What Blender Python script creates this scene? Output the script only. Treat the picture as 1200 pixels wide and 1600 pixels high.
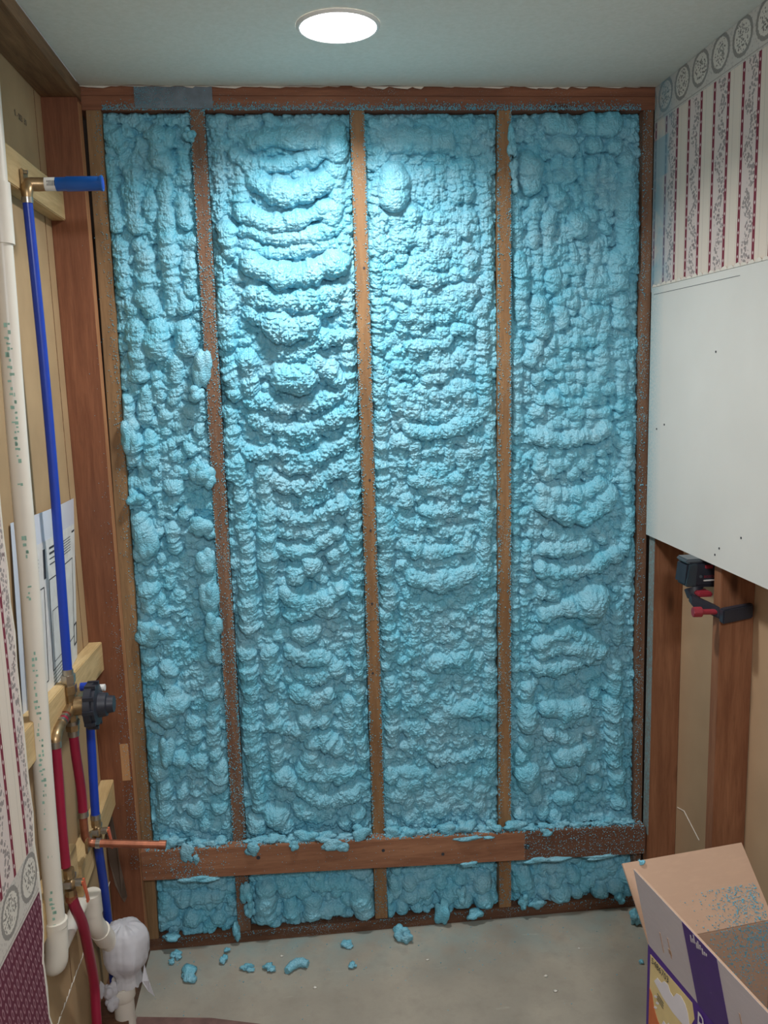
import bpy, bmesh, math, random
import numpy as np
from mathutils import Vector, Matrix, noise as mnoise

for o in list(bpy.data.objects):
    bpy.data.objects.remove(o)
scene = bpy.context.scene
C = scene.collection
random.seed(11)
rng = np.random.default_rng(7)

# ------------------------------------------------------------------ camera
cam_d = bpy.data.cameras.new('camera')
cam = bpy.data.objects.new('camera', cam_d)
C.objects.link(cam)
R0 = ((0.99443398, -0.10135369, -0.02878355), (-0.0447103, -0.15856554, -0.98633562), (0.09540468, 0.98213258, -0.16221451))
cam.matrix_world = Matrix(((R0[0][0], -R0[1][0], -R0[2][0], 0.22407), (R0[0][1], -R0[1][1], -R0[2][1], -2.3838),
                           (R0[0][2], -R0[1][2], -R0[2][2], 1.70068), (0, 0, 0, 1)))
cam_d.sensor_fit = 'VERTICAL'
cam_d.sensor_height = 24.0
cam_d.lens = 1332.55 * 24.0 / 1600.0
cam_d.clip_start = 0.02
scene.camera = cam

# ------------------------------------------------------------------ world and light
world = bpy.data.worlds.new('world')
scene.world = world
world.use_nodes = True
world.node_tree.nodes['Background'].inputs[0].default_value = (0.90, 0.95, 1.0, 1)
world.node_tree.nodes['Background'].inputs[1].default_value = 0.19


def area(name, loc, rot, size, power, col, shape='DISK', spread=180):
    l = bpy.data.lights.new(name, 'AREA')
    l.shape = shape
    l.size = size
    l.energy = power
    l.color = col
    l.spread = math.radians(spread)
    o = bpy.data.objects.new(name, l)
    o.location = loc
    o.rotation_euler = rot
    C.objects.link(o)
    return o


area('lamp_glow', (0.348, -0.401, 2.428), (0, 0, 0), 0.15, 10.8, (1.0, 0.98, 0.96), spread=146)
area('room_fill', (0.45, -2.9, 2.40), (math.radians(18), 0, 0), 0.5, 39.0, (0.955, 0.975, 1.0))  # soft fill light added unseen behind the camera, with no fixture of its own

vs = scene.view_settings
vs.view_transform = 'Standard'
vs.look = 'None'
vs.exposure = 0.0
vs.gamma = 1.0
vs.use_curve_mapping = False


# ------------------------------------------------------------------ node helpers
class NT:
    def __init__(s, name, rough=0.6, spec=0.4, metal=0.0):
        s.m = bpy.data.materials.new(name)
        s.m.use_nodes = True
        s.t = s.m.node_tree
        s.b = s.t.nodes['Principled BSDF']
        s.b.inputs['Roughness'].default_value = rough
        s.b.inputs['Specular IOR Level'].default_value = spec
        s.b.inputs['Metallic'].default_value = metal
        s.co = None

    def n(s, typ, **kw):
        nd = s.t.nodes.new(typ)
        for k, v in kw.items():
            setattr(nd, k, v)
        return nd

    def put(s, sock, v):
        if isinstance(v, bpy.types.NodeSocket):
            s.t.links.new(v, sock)
        elif isinstance(v, (tuple, list)) and len(v) == 3 and sock.type == 'RGBA':
            sock.default_value = (*v, 1)
        else:
            sock.default_value = v

    def obj(s):
        if s.co is None:
            s.co = s.n('ShaderNodeTexCoord').outputs['Object']
        return s.co

    def xyz(s):
        x = s.n('ShaderNodeSeparateXYZ')
        s.t.links.new(s.obj(), x.inputs[0])
        return x.outputs

    def mp(s, scale=(1, 1, 1), loc=(0, 0, 0), rot=(0, 0, 0)):
        m = s.n('ShaderNodeMapping')
        s.t.links.new(s.obj(), m.inputs[0])
        m.inputs['Location'].default_value = loc
        m.inputs['Rotation'].default_value = rot
        m.inputs['Scale'].default_value = scale
        return m.outputs[0]

    def noise(s, scale, detail=3, rough=0.55, vec=None, dist=0.0):
        nd = s.n('ShaderNodeTexNoise')
        s.put(nd.inputs['Vector'], vec if vec is not None else s.obj())
        nd.inputs['Scale'].default_value = scale
        nd.inputs['Detail'].default_value = detail
        nd.inputs['Roughness'].default_value = rough
        nd.inputs['Distortion'].default_value = dist
        return nd.outputs['Fac']

    def voro(s, scale, vec=None, out='Distance'):
        nd = s.n('ShaderNodeTexVoronoi')
        s.put(nd.inputs['Vector'], vec if vec is not None else s.obj())
        nd.inputs['Scale'].default_value = scale
        return nd.outputs[out]

    def ma(s, op, a, b=0.0, c=0.0):
        nd = s.n('ShaderNodeMath', operation=op)
        s.put(nd.inputs[0], a)
        s.put(nd.inputs[1], b)
        s.put(nd.inputs[2], c)
        return nd.outputs[0]

    def rng(s, v, a, b, c=0.0, d=1.0):
        nd = s.n('ShaderNodeMapRange')
        s.put(nd.inputs[0], v)
        for i, q in enumerate((a, b, c, d)):
            s.put(nd.inputs[i + 1], q)
        return nd.outputs[0]

    def mix(s, f, a, b, mode='MIX'):
        nd = s.n('ShaderNodeMix', data_type='RGBA', blend_type=mode)
        s.put(nd.inputs[0], f)
        s.put(nd.inputs[6], a)
        s.put(nd.inputs[7], b)
        return nd.outputs[2]

    def col(s, v):
        s.put(s.b.inputs['Base Color'], v)
        return s

    def bump(s, h, strength=0.3, dist=0.002):
        nd = s.n('ShaderNodeBump')
        nd.inputs['Strength'].default_value = strength
        nd.inputs['Distance'].default_value = dist
        s.put(nd.inputs['Height'], h)
        s.t.links.new(nd.outputs[0], s.b.inputs['Normal'])
        return s


def srgb(r, g, b):
    f = lambda c: (c / 255 / 12.92) if c / 255 <= 0.04045 else ((c / 255 + 0.055) / 1.055) ** 2.4
    return (f(r), f(g), f(b))


FOAM = srgb(110, 190, 214)
FOAM2 = srgb(138, 194, 213)


def mat_foam():
    t = NT('foam', 0.42, 0.5)
    n1 = t.noise(9, 3)
    n2 = t.noise(55, 2)
    c = t.mix(t.rng(n1, 0.35, 0.68), FOAM, FOAM2)
    c = t.mix(t.rng(n2, 0.45, 0.8, 0, 0.35), c, srgb(84, 176, 203))
    t.col(c)
    t.put(t.b.inputs['Roughness'], t.rng(t.noise(14, 2), 0.35, 0.65, 0.24, 0.46))
    h = t.ma('ADD', t.ma('MULTIPLY', t.voro(210), -0.9), t.ma('MULTIPLY', t.noise(480, 2), 0.5))
    t.bump(h, 0.8, 0.0026)
    return t.m


def mat_wood(name, c1, c2, axis='Z', spat=0.0, knots=True, rough=0.62, seed=0.0, stain=None):
    t = NT(name, rough, 0.3)
    sc = {'X': (1.2, 14, 14), 'Y': (14, 1.2, 14), 'Z': (14, 14, 1.2)}[axis]
    v = t.mp(sc, (seed, seed * 1.7, seed * 0.6))
    g = t.noise(3.0, 5, 0.6, v, 0.6)
    fine = t.noise(16.0, 3, 0.6, v)
    big = t.noise(2.2, 2, 0.5, t.mp((1, 1, 1), (seed * 3, seed, 0)))
    c = t.mix(t.rng(g, 0.33, 0.7), c1, c2)
    c = t.mix(t.rng(fine, 0.45, 0.75, 0, 0.35), c, tuple(q * 0.55 for q in c1))
    c = t.mix(t.rng(big, 0.4, 0.72, 0, 0.45), c, tuple(q * 0.6 for q in c1))
    if knots:
        kv = t.mp({'X': (3, 9, 9), 'Y': (9, 3, 9), 'Z': (9, 9, 3)}[axis], (seed + 0.3, seed, seed * 2))
        kd = t.voro(1.0, kv)
        c = t.mix(t.rng(kd, 0.05, 0.14, 0.75, 0.0), c, tuple(q * 0.3 for q in c1))
    if stain is not None:                       # board end soaked darker beyond a straight line
        c = t.mix(t.ma('MULTIPLY', t.ma('GREATER_THAN', t.xyz()[0], stain), 0.75), c, srgb(92, 66, 54))
    if spat > 0:
        dens = t.rng(t.noise(7, 2, 0.5), 0.35, 0.7, 0.0, spat)
        d1 = t.voro(260)
        f = t.ma('LESS_THAN', d1, t.ma('MULTIPLY', dens, 0.34))
        c = t.mix(t.ma('MULTIPLY', f, 0.85), c, srgb(140, 196, 208))
    t.col(c)
    t.bump(t.ma('ADD', g, t.ma('MULTIPLY', fine, 0.5)), 0.25, 0.0015)
    return t.m


def mat_flat(name, col, rough=0.5, spec=0.4, metal=0.0, var=0.12, scale=30, bump=0.0):
    t = NT(name, rough, spec, metal)
    n = t.noise(scale, 3)
    t.col(t.mix(t.rng(n, 0.3, 0.7), tuple(q * (1 - var) for q in col), tuple(min(1, q * (1 + var * 0.5)) for q in col)))
    if bump:
        t.bump(n, bump, 0.001)
    return t.m


M = {}
M['foam'] = mat_foam()
M['stud'] = mat_wood('stud_wood', srgb(132, 98, 66), srgb(166, 128, 88), 'Z', 0.7, seed=0.4)
M['stud_dark'] = mat_wood('stud_wood_weathered', srgb(112, 82, 64), srgb(146, 110, 84), 'Z', 1.0, seed=2.1)
M['corner_pale'] = mat_wood('corner_stud_wood', srgb(130, 102, 72), srgb(164, 130, 92), 'Z', 0.25, seed=1.2)
M['plate'] = mat_wood('top_plate_wood', srgb(122, 78, 58), srgb(156, 104, 76), 'X', 0.6, seed=3.3)
M['redwood'] = mat_wood('red_brown_stud_wood', srgb(120, 74, 52), srgb(150, 98, 70), 'Z', 0.12, seed=4.7)
M['redwood_y'] = mat_wood('red_brown_plate_wood', srgb(112, 82, 58), srgb(160, 124, 90), 'Y', 0.0, seed=5.5)
M['rwood'] = mat_wood('right_stud_wood', srgb(132, 86, 60), srgb(164, 114, 82), 'Z', 0.1, seed=6.1)
M['ledger'] = mat_wood('ledger_wood', srgb(136, 92, 68), srgb(170, 122, 92), 'X', 0.3, seed=7.7, stain=0.853)
M['sole'] = mat_wood('sole_plate_wood', srgb(90, 62, 46), srgb(126, 88, 66), 'X', 0.8, seed=8.2)
M['pine'] = mat_wood('new_pine', srgb(196, 166, 118), srgb(224, 196, 146), 'Y', 0.0, seed=9.4)
M['sheath'] = mat_flat('sheathing', srgb(70, 60, 52), 0.9)
M['tan'] = mat_flat('brown_paper_backing', srgb(180, 152, 116), 0.8, 0.2, var=0.16, scale=5)
M['tan_r'] = mat_flat('brown_paper_backing_smooth', srgb(190, 162, 130), 0.8, 0.2, var=0.1, scale=4)
M['pvc'] = mat_flat('white_pvc', srgb(226, 220, 208), 0.35, 0.5, var=0.06, scale=8)
M['pvc_ink'] = mat_flat('green_ink', srgb(146, 184, 168), 0.6)
M['ink'] = mat_flat('dark_ink', srgb(58, 60, 66), 0.7)
M['pex_blue'] = mat_flat('blue_pex', srgb(26, 62, 172), 0.32, 0.5, var=0.08)
M['stub_blue'] = mat_flat('blue_stub_pipe', srgb(22, 88, 170), 0.3, 0.5, var=0.06)
M['pex_red'] = mat_flat('red_pex', srgb(150, 26, 58), 0.35, 0.5, var=0.1)
M['brass'] = mat_flat('brass', srgb(172, 146, 110), 0.36, 0.5, 0.8, var=0.25, scale=60)
M['steel'] = mat_flat('crimp_steel', srgb(176, 170, 160), 0.3, 0.5, 0.9)
M['copper'] = mat_flat('copper', srgb(176, 112, 86), 0.42, 0.5, 0.7, var=0.3, scale=40)
M['black'] = mat_flat('black_plastic', srgb(44, 46, 56), 0.45, 0.5, var=0.2)
M['darkgrey'] = mat_flat('dark_grey_plastic', srgb(84, 92, 98), 0.35, 0.5)
M['red'] = mat_flat('red_plastic', srgb(150, 46, 58), 0.4, 0.5)
M['orange'] = mat_flat('orange_handle', srgb(214, 104, 70), 0.4, 0.5)
M['white'] = mat_flat('white_paint', srgb(236, 236, 232), 0.5, 0.4, var=0.03)
M['gypsum'] = mat_flat('torn_gypsum', srgb(228, 222, 210), 0.85, 0.2, var=0.1, scale=60, bump=0.4)
M['label'] = mat_flat('white_label', srgb(226, 226, 222), 0.5)
M['galv'] = mat_flat('galvanised_plate', srgb(112, 124, 134), 0.5, 0.5, 0.4, var=0.25, scale=40)
M['chip'] = mat_flat('white_chip', srgb(222, 220, 210), 0.8)
M['vinyl'] = mat_flat('maroon_vinyl', srgb(122, 92, 86), 0.6, var=0.3, scale=25)
M['membrane'] = mat_flat('grey_brown_membrane', srgb(92, 78, 68), 0.6, var=0.2, scale=12)
t = NT('wood_scrape', 0.7, 0.2)
t.col(t.mix(t.noise(30, 3, 0.6, t.mp((8, 8, 1))), srgb(176, 128, 88), srgb(200, 156, 112)))
M['scrape'] = t.m


def mat_floor():
    t = NT('concrete', 0.75, 0.3)
    n1 = t.noise(3.0, 5, 0.6)
    n2 = t.noise(24, 4, 0.6)
    c = t.mix(t.rng(n1, 0.32, 0.68), srgb(144, 139, 128), srgb(176, 168, 153))
    c = t.mix(t.rng(n2, 0.45, 0.75, 0, 0.4), c, srgb(128, 122, 112))
    y = t.xyz()[1]
    near = t.rng(y, -0.26, -0.02, 0.0, 1.0)
    f = t.ma('MULTIPLY', near, t.rng(t.noise(10, 3), 0.35, 0.7, 0.0, 0.5))
    c = t.mix(f, c, srgb(128, 168, 172))
    sc = t.noise(9, 4, 0.6, t.mp((1, 6, 1), (0, 0, 0), (0, 0, 0.9)))
    c = t.mix(t.rng(sc, 0.66, 0.76, 0, 0.4), c, srgb(200, 196, 186))
    t.col(c)
    t.bump(n2, 0.3, 0.002)
    return t.m


def mat_ceiling():
    t = NT('ceiling_paint', 0.85, 0.2)
    n = t.noise(90, 3)
    y = t.xyz()[1]
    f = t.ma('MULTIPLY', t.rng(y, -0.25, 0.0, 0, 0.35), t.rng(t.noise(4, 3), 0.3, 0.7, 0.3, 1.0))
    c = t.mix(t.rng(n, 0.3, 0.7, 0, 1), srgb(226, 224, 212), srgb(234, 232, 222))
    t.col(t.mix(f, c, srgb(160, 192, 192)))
    t.bump(n, 0.25, 0.002)
    return t.m


def mat_panel():
    t = NT('white_drywall', 0.8, 0.25)
    c = t.mix(t.noise(5, 3), srgb(226, 226, 220), srgb(214, 214, 208))
    y = t.xyz()[1]
    d = t.rng(y, -0.10, -0.02, 0, 0.75)
    f = t.ma('MULTIPLY', d, t.rng(t.noise(160, 3, 0.7), 0.35, 0.6, 0.25, 1.0))
    t.col(t.mix(f, c, srgb(142, 190, 200)))
    return t.m


# wallpaper: stripes run in z, repeat along y; a medallion border band between zb0 and zb1
def mat_wallpaper(name, off, zb0, zb1, below, spray):
    t = NT(name, 0.7, 0.25)
    X = t.xyz()
    y, z = X[1], X[2]
    P = 0.1325
    u = t.ma('MULTIPLY', t.ma('FRACT', t.ma('DIVIDE', t.ma('ADD', y, off + 10 * P), P)), P)   # 0..P
    cream = srgb(226, 214, 200)
    pink = srgb(218, 204, 198)
    grey = srgb(110, 104, 104)
    maroon = srgb(128, 50, 66)

    def band(a, b):
        return t.ma('MULTIPLY', t.ma('GREATER_THAN', u, a), t.ma('LESS_THAN', u, b))
    c = t.mix(band(0.0, 0.0665), cream, pink)
    ln = t.ma('LESS_THAN', t.ma('ABSOLUTE', t.ma('SUBTRACT', u, 0.084)), 0.0007)
    ln2 = t.ma('LESS_THAN', t.ma('ABSOLUTE', t.ma('SUBTRACT', u, 0.115)), 0.0007)
    c = t.mix(t.ma('MULTIPLY', t.ma('MAXIMUM', ln, ln2), 0.3), c, grey)
    # vine of leaves in the floral stripe
    wob = t.ma('MULTIPLY', t.ma('SINE', t.ma('MULTIPLY', z, 62.0)), 0.011)
    dv = t.ma('ABSOLUTE', t.ma('SUBTRACT', u, t.ma('ADD', wob, 0.034)))
    leaf = t.ma('LESS_THAN', t.voro(125), 0.50)
    near = t.ma('LESS_THAN', dv, t.ma('ADD', t.ma('MULTIPLY', t.noise(45, 1), 0.026), 0.002))
    c = t.mix(t.ma('MULTIPLY', t.ma('MULTIPLY', leaf, near), 0.7), c, grey)
    flow = t.ma('LESS_THAN', t.voro(38), 0.20)
    c = t.mix(t.ma('MULTIPLY', t.ma('MULTIPLY', flow, band(0.012, 0.055)), t.ma('MULTIPLY', leaf, 0.7)), c, srgb(120, 96, 100))
    # maroon stripes with white beads
    for s0 in (0.0, 0.0665):
        w = 0.0056
        inst = t.ma('LESS_THAN', t.ma('ABSOLUTE', t.ma('SUBTRACT', u, s0 + 0.006)), w)
        zz = t.ma('SUBTRACT', t.ma('FRACT', t.ma('MULTIPLY', z, 38.0)), 0.5)
        bead = t.ma('LESS_THAN', t.ma('ADD', t.ma('MULTIPLY', t.ma('ABSOLUTE', zz), 1.0), t.ma('MULTIPLY', t.ma('ABSOLUTE', t.ma('SUBTRACT', u, s0 + 0.006)), 60.0)), 0.17)
        c = t.mix(inst, c, maroon)
        c = t.mix(t.ma('MULTIPLY', inst, bead), c, srgb(224, 206, 204))
    # border
    zc = (zb0 + zb1) / 2
    hb = (zb1 - zb0) / 2
    Q = 0.099
    ub = t.ma('SUBTRACT', t.ma('MULTIPLY', t.ma('FRACT', t.ma('DIVIDE', t.ma('ADD', y, 0.070 + Q * 20.5), Q)), Q), Q / 2)
    e = t.ma('SQRT', t.ma('ADD', t.ma('POWER', t.ma('DIVIDE', ub, 0.043), 2.0), t.ma('POWER', t.ma('DIVIDE', t.ma('SUBTRACT', z, zc + 0.006), hb * 0.82), 2.0)))
    cb = t.mix(t.ma('LESS_THAN', t.voro(120), 0.3), srgb(206, 200, 192), srgb(188, 182, 176))
    ring = t.ma('LESS_THAN', t.ma('ABSOLUTE', t.ma('SUBTRACT', e, 0.92)), t.ma('ADD', t.ma('MULTIPLY', t.noise(220, 2), 0.16), 0.03))
    inn = t.ma('LESS_THAN', e, 0.86)
    cb = t.mix(inn, cb, srgb(218, 212, 202))
    cb = t.mix(t.ma('MULTIPLY', ring, 0.75), cb, srgb(120, 116, 112))
    bq = t.ma('MULTIPLY', t.ma('LESS_THAN', e, t.ma('ADD', t.ma('MULTIPLY', t.noise(60, 2), 0.9), 0.22)), t.ma('LESS_THAN', t.voro(170), 0.45))
    cb = t.mix(t.ma('MULTIPLY', bq, 0.8), cb, srgb(96, 92, 88))
    zl = t.ma('SUBTRACT', z, zb0)
    bl = t.ma('LESS_THAN', t.ma('ABSOLUTE', t.ma('SUBTRACT', zl, 0.006)), 0.0012)
    cb = t.mix(t.ma('MULTIPLY', bl, 0.6), cb, srgb(140, 130, 124))
    inb = t.ma('MULTIPLY', t.ma('GREATER_THAN', z, zb0), t.ma('LESS_THAN', z, zb1))
    c = t.mix(inb, c, cb)
    if below:
        a = t.ma('SUBTRACT', t.ma('FRACT', t.ma('MULTIPLY', t.ma('ADD', y, t.ma('MULTIPLY', z, 0.25)), 72.0)), 0.5)
        b = t.ma('SUBTRACT', t.ma('FRACT', t.ma('MULTIPLY', z, 34.0)), 0.5)
        el = t.ma('SQRT', t.ma('ADD', t.ma('POWER', t.ma('MULTIPLY', a, 3.0), 2.0), t.ma('POWER', t.ma('MULTIPLY', b, 2.2), 2.0)))
        dash = t.ma('MULTIPLY', t.ma('LESS_THAN', el, 0.85), t.ma('GREATER_THAN', el, 0.45))
        cm = t.mix(t.ma('MULTIPLY', dash, 0.6), srgb(104, 48, 66), srgb(190, 150, 160))
        c = t.mix(t.ma('LESS_THAN', z, zb0), c, cm)
    if spray:
        d = t.rng(y, -0.16, -0.03, 0, 0.8)
        f = t.ma('MULTIPLY', d, t.rng(t.noise(12, 3, 0.6), 0.3, 0.62, 0.1, 1.0))
        pz = t.ma('MULTIPLY', t.ma('MULTIPLY', t.ma('LESS_THAN', z, 2.30), t.ma('GREATER_THAN', z, 2.20)), t.rng(t.ma('ADD', y, t.ma('MULTIPLY', t.noise(30, 3), 0.05)), -0.09, -0.055, 0, 0.7))
        c = t.mix(t.ma('MAXIMUM', f, pz), c, srgb(120, 176, 196))
    t.col(c)
    return t.m


M['floor'] = mat_floor()
M['ceiling'] = mat_ceiling()
M['panel'] = mat_panel()
M['wp_right'] = mat_wallpaper('striped_wallpaper', 0.0275 - 0.006 + 0.066 - 0.0665 + 0.0, 2.346, 2.446, False, True)
M['wp_left'] = mat_wallpaper('striped_wallpaper_over_maroon', 0.036, 0.795, 0.89, True, False)


def mat_overspray_edge():
    t = NT('oversprayed_wood', 0.6, 0.3)
    c = t.mix(t.noise(8, 3), srgb(120, 116, 110), srgb(146, 160, 160))
    t.col(t.mix(t.rng(t.noise(150, 3), 0.5, 0.6, 0, 0.6), c, srgb(130, 180, 190)))
    t.bump(t.noise(200, 2), 0.5, 0.002)
    return t.m


M['overspray'] = mat_overspray_edge()


def mat_board(name, col):
    t = NT(name, 0.75, 0.25)
    c = t.mix(t.noise(6, 4), col, tuple(q * 0.86 for q in col))
    c = t.mix(t.rng(t.noise(30, 3, 0.6, t.mp((1, 1, 5))), 0.5, 0.8, 0, 0.3), c, tuple(min(1, q * 1.12) for q in col))
    t.col(c)
    return t.m


M['kraft'] = mat_board('kraft_cardboard', srgb(202, 170, 146))
M['boxwhite'] = mat_board('printed_white_cardboard', srgb(220, 214, 218))
M['purple'] = mat_flat('purple_print', srgb(76, 38, 132), 0.5, var=0.08)
M['yellow'] = mat_flat('pale_yellow_print', srgb(222, 200, 142), 0.5, var=0.06)
M['orangeprint'] = mat_flat('orange_print', srgb(206, 112, 62), 0.5)
M['cloud'] = mat_flat('white_print', srgb(226, 222, 226), 0.5, var=0.04)

t = NT('frosted_plastic', 0.28, 0.5)
t.col(t.mix(t.noise(30, 3), srgb(214, 214, 222), srgb(240, 240, 244)))
t.b.inputs['Transmission Weight'].default_value = 0.35
t.b.inputs['IOR'].default_value = 1.15
M['bag'] = t.m
t = NT('sheet_plastic', 0.3, 0.5)
t.col(t.mix(t.noise(9, 2), srgb(206, 212, 226), srgb(228, 232, 240)))
M['sheet'] = t.m
t = NT('lamp_diffuser', 0.4, 0.3)
t.col((0.9, 0.9, 0.88))
t.b.inputs['Emission Color'].default_value = (1.0, 0.985, 0.96, 1)
t.b.inputs['Emission Strength'].default_value = 9.0
M['lamp'] = t.m
t = NT('lens_glass', 0.1, 0.6)
t.col(srgb(66, 82, 92))
t.b.inputs['Transmission Weight'].default_value = 0.4
M['lens'] = t.m


# ------------------------------------------------------------------ mesh helpers
class B:
    """collects faces; build() links them as one mesh object"""
    def __init__(s):
        s.v = []
        s.f = []

    def add(s, v, f):
        k = len(s.v)
        s.v += [tuple(p) for p in v]
        s.f += [tuple(i + k for i in q) for q in f]
        return s

    def hexa(s, p):
        return s.add(p, [(0, 3, 2, 1), (4, 5, 6, 7), (0, 1, 5, 4), (1, 2, 6, 5), (2, 3, 7, 6), (3, 0, 4, 7)])

    def box(s, x0, x1, y0, y1, z0, z1):
        return s.hexa([(x0, y0, z0), (x1, y0, z0), (x1, y1, z0), (x0, y1, z0), (x0, y0, z1), (x1, y0, z1), (x1, y1, z1), (x0, y1, z1)])

    def prism(s, pts, vec):
        n = len(pts)
        vec = Vector(vec)
        a = [Vector(p) for p in pts]
        s.add([*a, *[p + vec for p in a]], [tuple(range(n))[::-1], tuple(range(n, 2 * n))] + [(i, (i + 1) % n, n + (i + 1) % n, n + i) for i in range(n)])
        return s

    def tube(s, pts, r, seg=14, cap=True, smooth_n=0):
        pts = [Vector(p) for p in pts]
        rs = r if isinstance(r, (list, tuple)) else [r] * len(pts)
        if smooth_n:
            q, qr = [], []
            n = len(pts)
            for i in range(n - 1):
                p0, p1, p2, p3 = pts[max(i - 1, 0)], pts[i], pts[i + 1], pts[min(i + 2, n - 1)]
                for k in range(smooth_n):
                    u = k / smooth_n
                    q.append(0.5 * ((2 * p1) + (p2 - p0) * u + (2 * p0 - 5 * p1 + 4 * p2 - p3) * u * u + (3 * p1 - p0 - 3 * p2 + p3) * u ** 3))
                    qr.append(rs[i] * (1 - u) + rs[i + 1] * u)
            q.append(pts[-1])
            qr.append(rs[-1])
            pts, rs = q, qr
        n = len(pts)
        tang = [(pts[min(i + 1, n - 1)] - pts[max(i - 1, 0)]).normalized() for i in range(n)]
        ref = Vector((0, 0, 1)) if abs(tang[0].z) < 0.9 else Vector((1, 0, 0))
        a = tang[0].cross(ref).normalized()
        V, F = [], []
        for i in range(n):
            a = (a - tang[i] * a.dot(tang[i])).normalized()
            b = tang[i].cross(a)
            for k in range(seg):
                th = 2 * math.pi * k / seg
                V.append(pts[i] + rs[i] * (math.cos(th) * a + math.sin(th) * b))
        for i in range(n - 1):
            for k in range(seg):
                F.append((i * seg + k, i * seg + (k + 1) % seg, (i + 1) * seg + (k + 1) % seg, (i + 1) * seg + k))
        if cap:
            F.append(tuple(range(seg))[::-1])
            F.append(tuple((n - 1) * seg + k for k in range(seg)))
        return s.add(V, F)

    def cyl(s, a, b, r, seg=20):
        return s.tube([a, b], r, seg)

    def build(s, name, mat, parent=None, bevel=0.0, smooth=False):
        me = bpy.data.meshes.new(name)
        off = Vector(parent_off(parent))
        me.from_pydata([tuple(Vector(p) - off) for p in s.v], [], s.f)
        me.update()
        bm = bmesh.new()
        bm.from_mesh(me)
        bmesh.ops.recalc_face_normals(bm, faces=bm.faces)
        if bevel:
            bmesh.ops.bevel(bm, geom=bm.edges[:], offset=bevel, segments=2, affect='EDGES', clamp_overlap=True)
        bm.to_mesh(me)
        bm.free()
        return link(name, me, mat, parent, smooth)


def parent_off(p):
    v = Vector((0, 0, 0))
    while p is not None:
        v += p.location
        p = p.parent
    return v


def link(name, me, mat, parent=None, smooth=False):
    o = bpy.data.objects.new(name, me)
    if mat is not None:
        me.materials.append(mat if not isinstance(mat, str) else M[mat])
    if smooth:
        me.polygons.foreach_set('use_smooth', [True] * len(me.polygons))
        try:
            me.set_sharp_from_angle(angle=math.radians(42))
        except Exception:
            pass
    C.objects.link(o)
    if parent is not None:
        o.parent = parent
    return o


def thing(name, label, cat, loc, group=None):
    o = bpy.data.objects.new(name, None)
    o.empty_display_size = 0.05
    o.location = loc
    C.objects.link(o)
    return tag(o, label, cat, group)


def tag(o, label, cat, group=None, kind=None):
    o['label'] = label
    o['category'] = cat
    if group:
        o['group'] = group
    if kind:
        o['kind'] = kind
    return o


def struct(o):
    o['kind'] = 'structure'
    return o


def text_mesh(body, size, depth=0.0):
    cu = bpy.data.curves.new('t', 'FONT')
    cu.body = body
    cu.size = size
    cu.extrude = depth
    cu.resolution_u = 2
    ob = bpy.data.objects.new('t', cu)
    C.objects.link(ob)
    dg = bpy.context.evaluated_depsgraph_get()
    me = bpy.data.meshes.new_from_object(ob.evaluated_get(dg))
    bpy.data.objects.remove(ob)
    return me


def place_text(name, body, size, org, ux, uy, mat, parent, stretch=1.0):
    """text as flat print: org lower left, ux reading direction, uy up"""
    me = text_mesh(body, size)
    off = parent_off(parent)
    ux, uy, org = Vector(ux).normalized(), Vector(uy).normalized(), Vector(org)
    for v in me.vertices:
        v.co = org + ux * v.co.x * stretch + uy * v.co.y - off
    me.materials.clear()
    return link(name, me, mat, parent)


# ------------------------------------------------------------------ floor and ceiling
fl = struct(B().box(-1.0, 1.6, -4.2, 0.12, -0.05, 0.0).build('floor', 'floor'))
# torn edge of the ceiling drywall along the framed wall
ce = B()
pts = [(-0.289, -4.2, 2.44), (1.232, -4.2, 2.44)]
n = 60
edge = []
for i in range(n + 1):
    x = 1.232 - (1.232 + 0.289) * i / n
    edge.append((x, -0.004 - 0.012 * max(0, mnoise.noise(Vector((x * 9, 3, 0)))) - 0.006 * random.random(), 2.44))
ce.prism(pts + edge, (0, 0, 0.013))
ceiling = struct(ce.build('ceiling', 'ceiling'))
rag = B()
for i in range(26):
    x = -0.25 + i * 0.056 + random.uniform(-0.02, 0.02)
    w = random.uniform(0.012, 0.05)
    d = random.uniform(0.002, 0.008)
    rag.prism([(x - w, -0.004, 2.441), (x + w, -0.004, 2.441), (x + w * 0.5, -0.006, 2.441 - d), (x - w * 0.3, -0.006, 2.441 - d * 0.7)], (0, 0.002, 0))
rag.build('torn_paper_edge', 'gypsum', ceiling)

# ------------------------------------------------------------------ back wall framing
ZT = 2.383                                     # underside of the lower top plate


def lerp(a, b, t_):
    return a + (b - a) * t_


STUDS = [(-0.001, -0.0065), (0.4155, 0.4115), (0.8115, 0.800)]      # centre x at top, at floor


def sx(i, z):
    return lerp(STUDS[i][1], STUDS[i][0], z / ZT)


wb = struct(B().box(-0.40, 1.34, 0.088, 0.11, 0, 2.46).build('wall_back', 'sheath'))


def stud_back(xl0, xl1, xh0, xh1, mat):
    """xl: left/right at floor, xh: left/right at the top"""
    y0, y1 = 0.0, 0.087
    return B().hexa([(xl0, y0, 0.038), (xl1, y0, 0.038), (xl1, y1, 0.038), (xl0, y1, 0.038),
                     (xh0, y0, ZT), (xh1, y0, ZT), (xh1, y1, ZT), (xh0, y1, ZT)]).build('stud', mat, wb, 0.0015)


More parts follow.
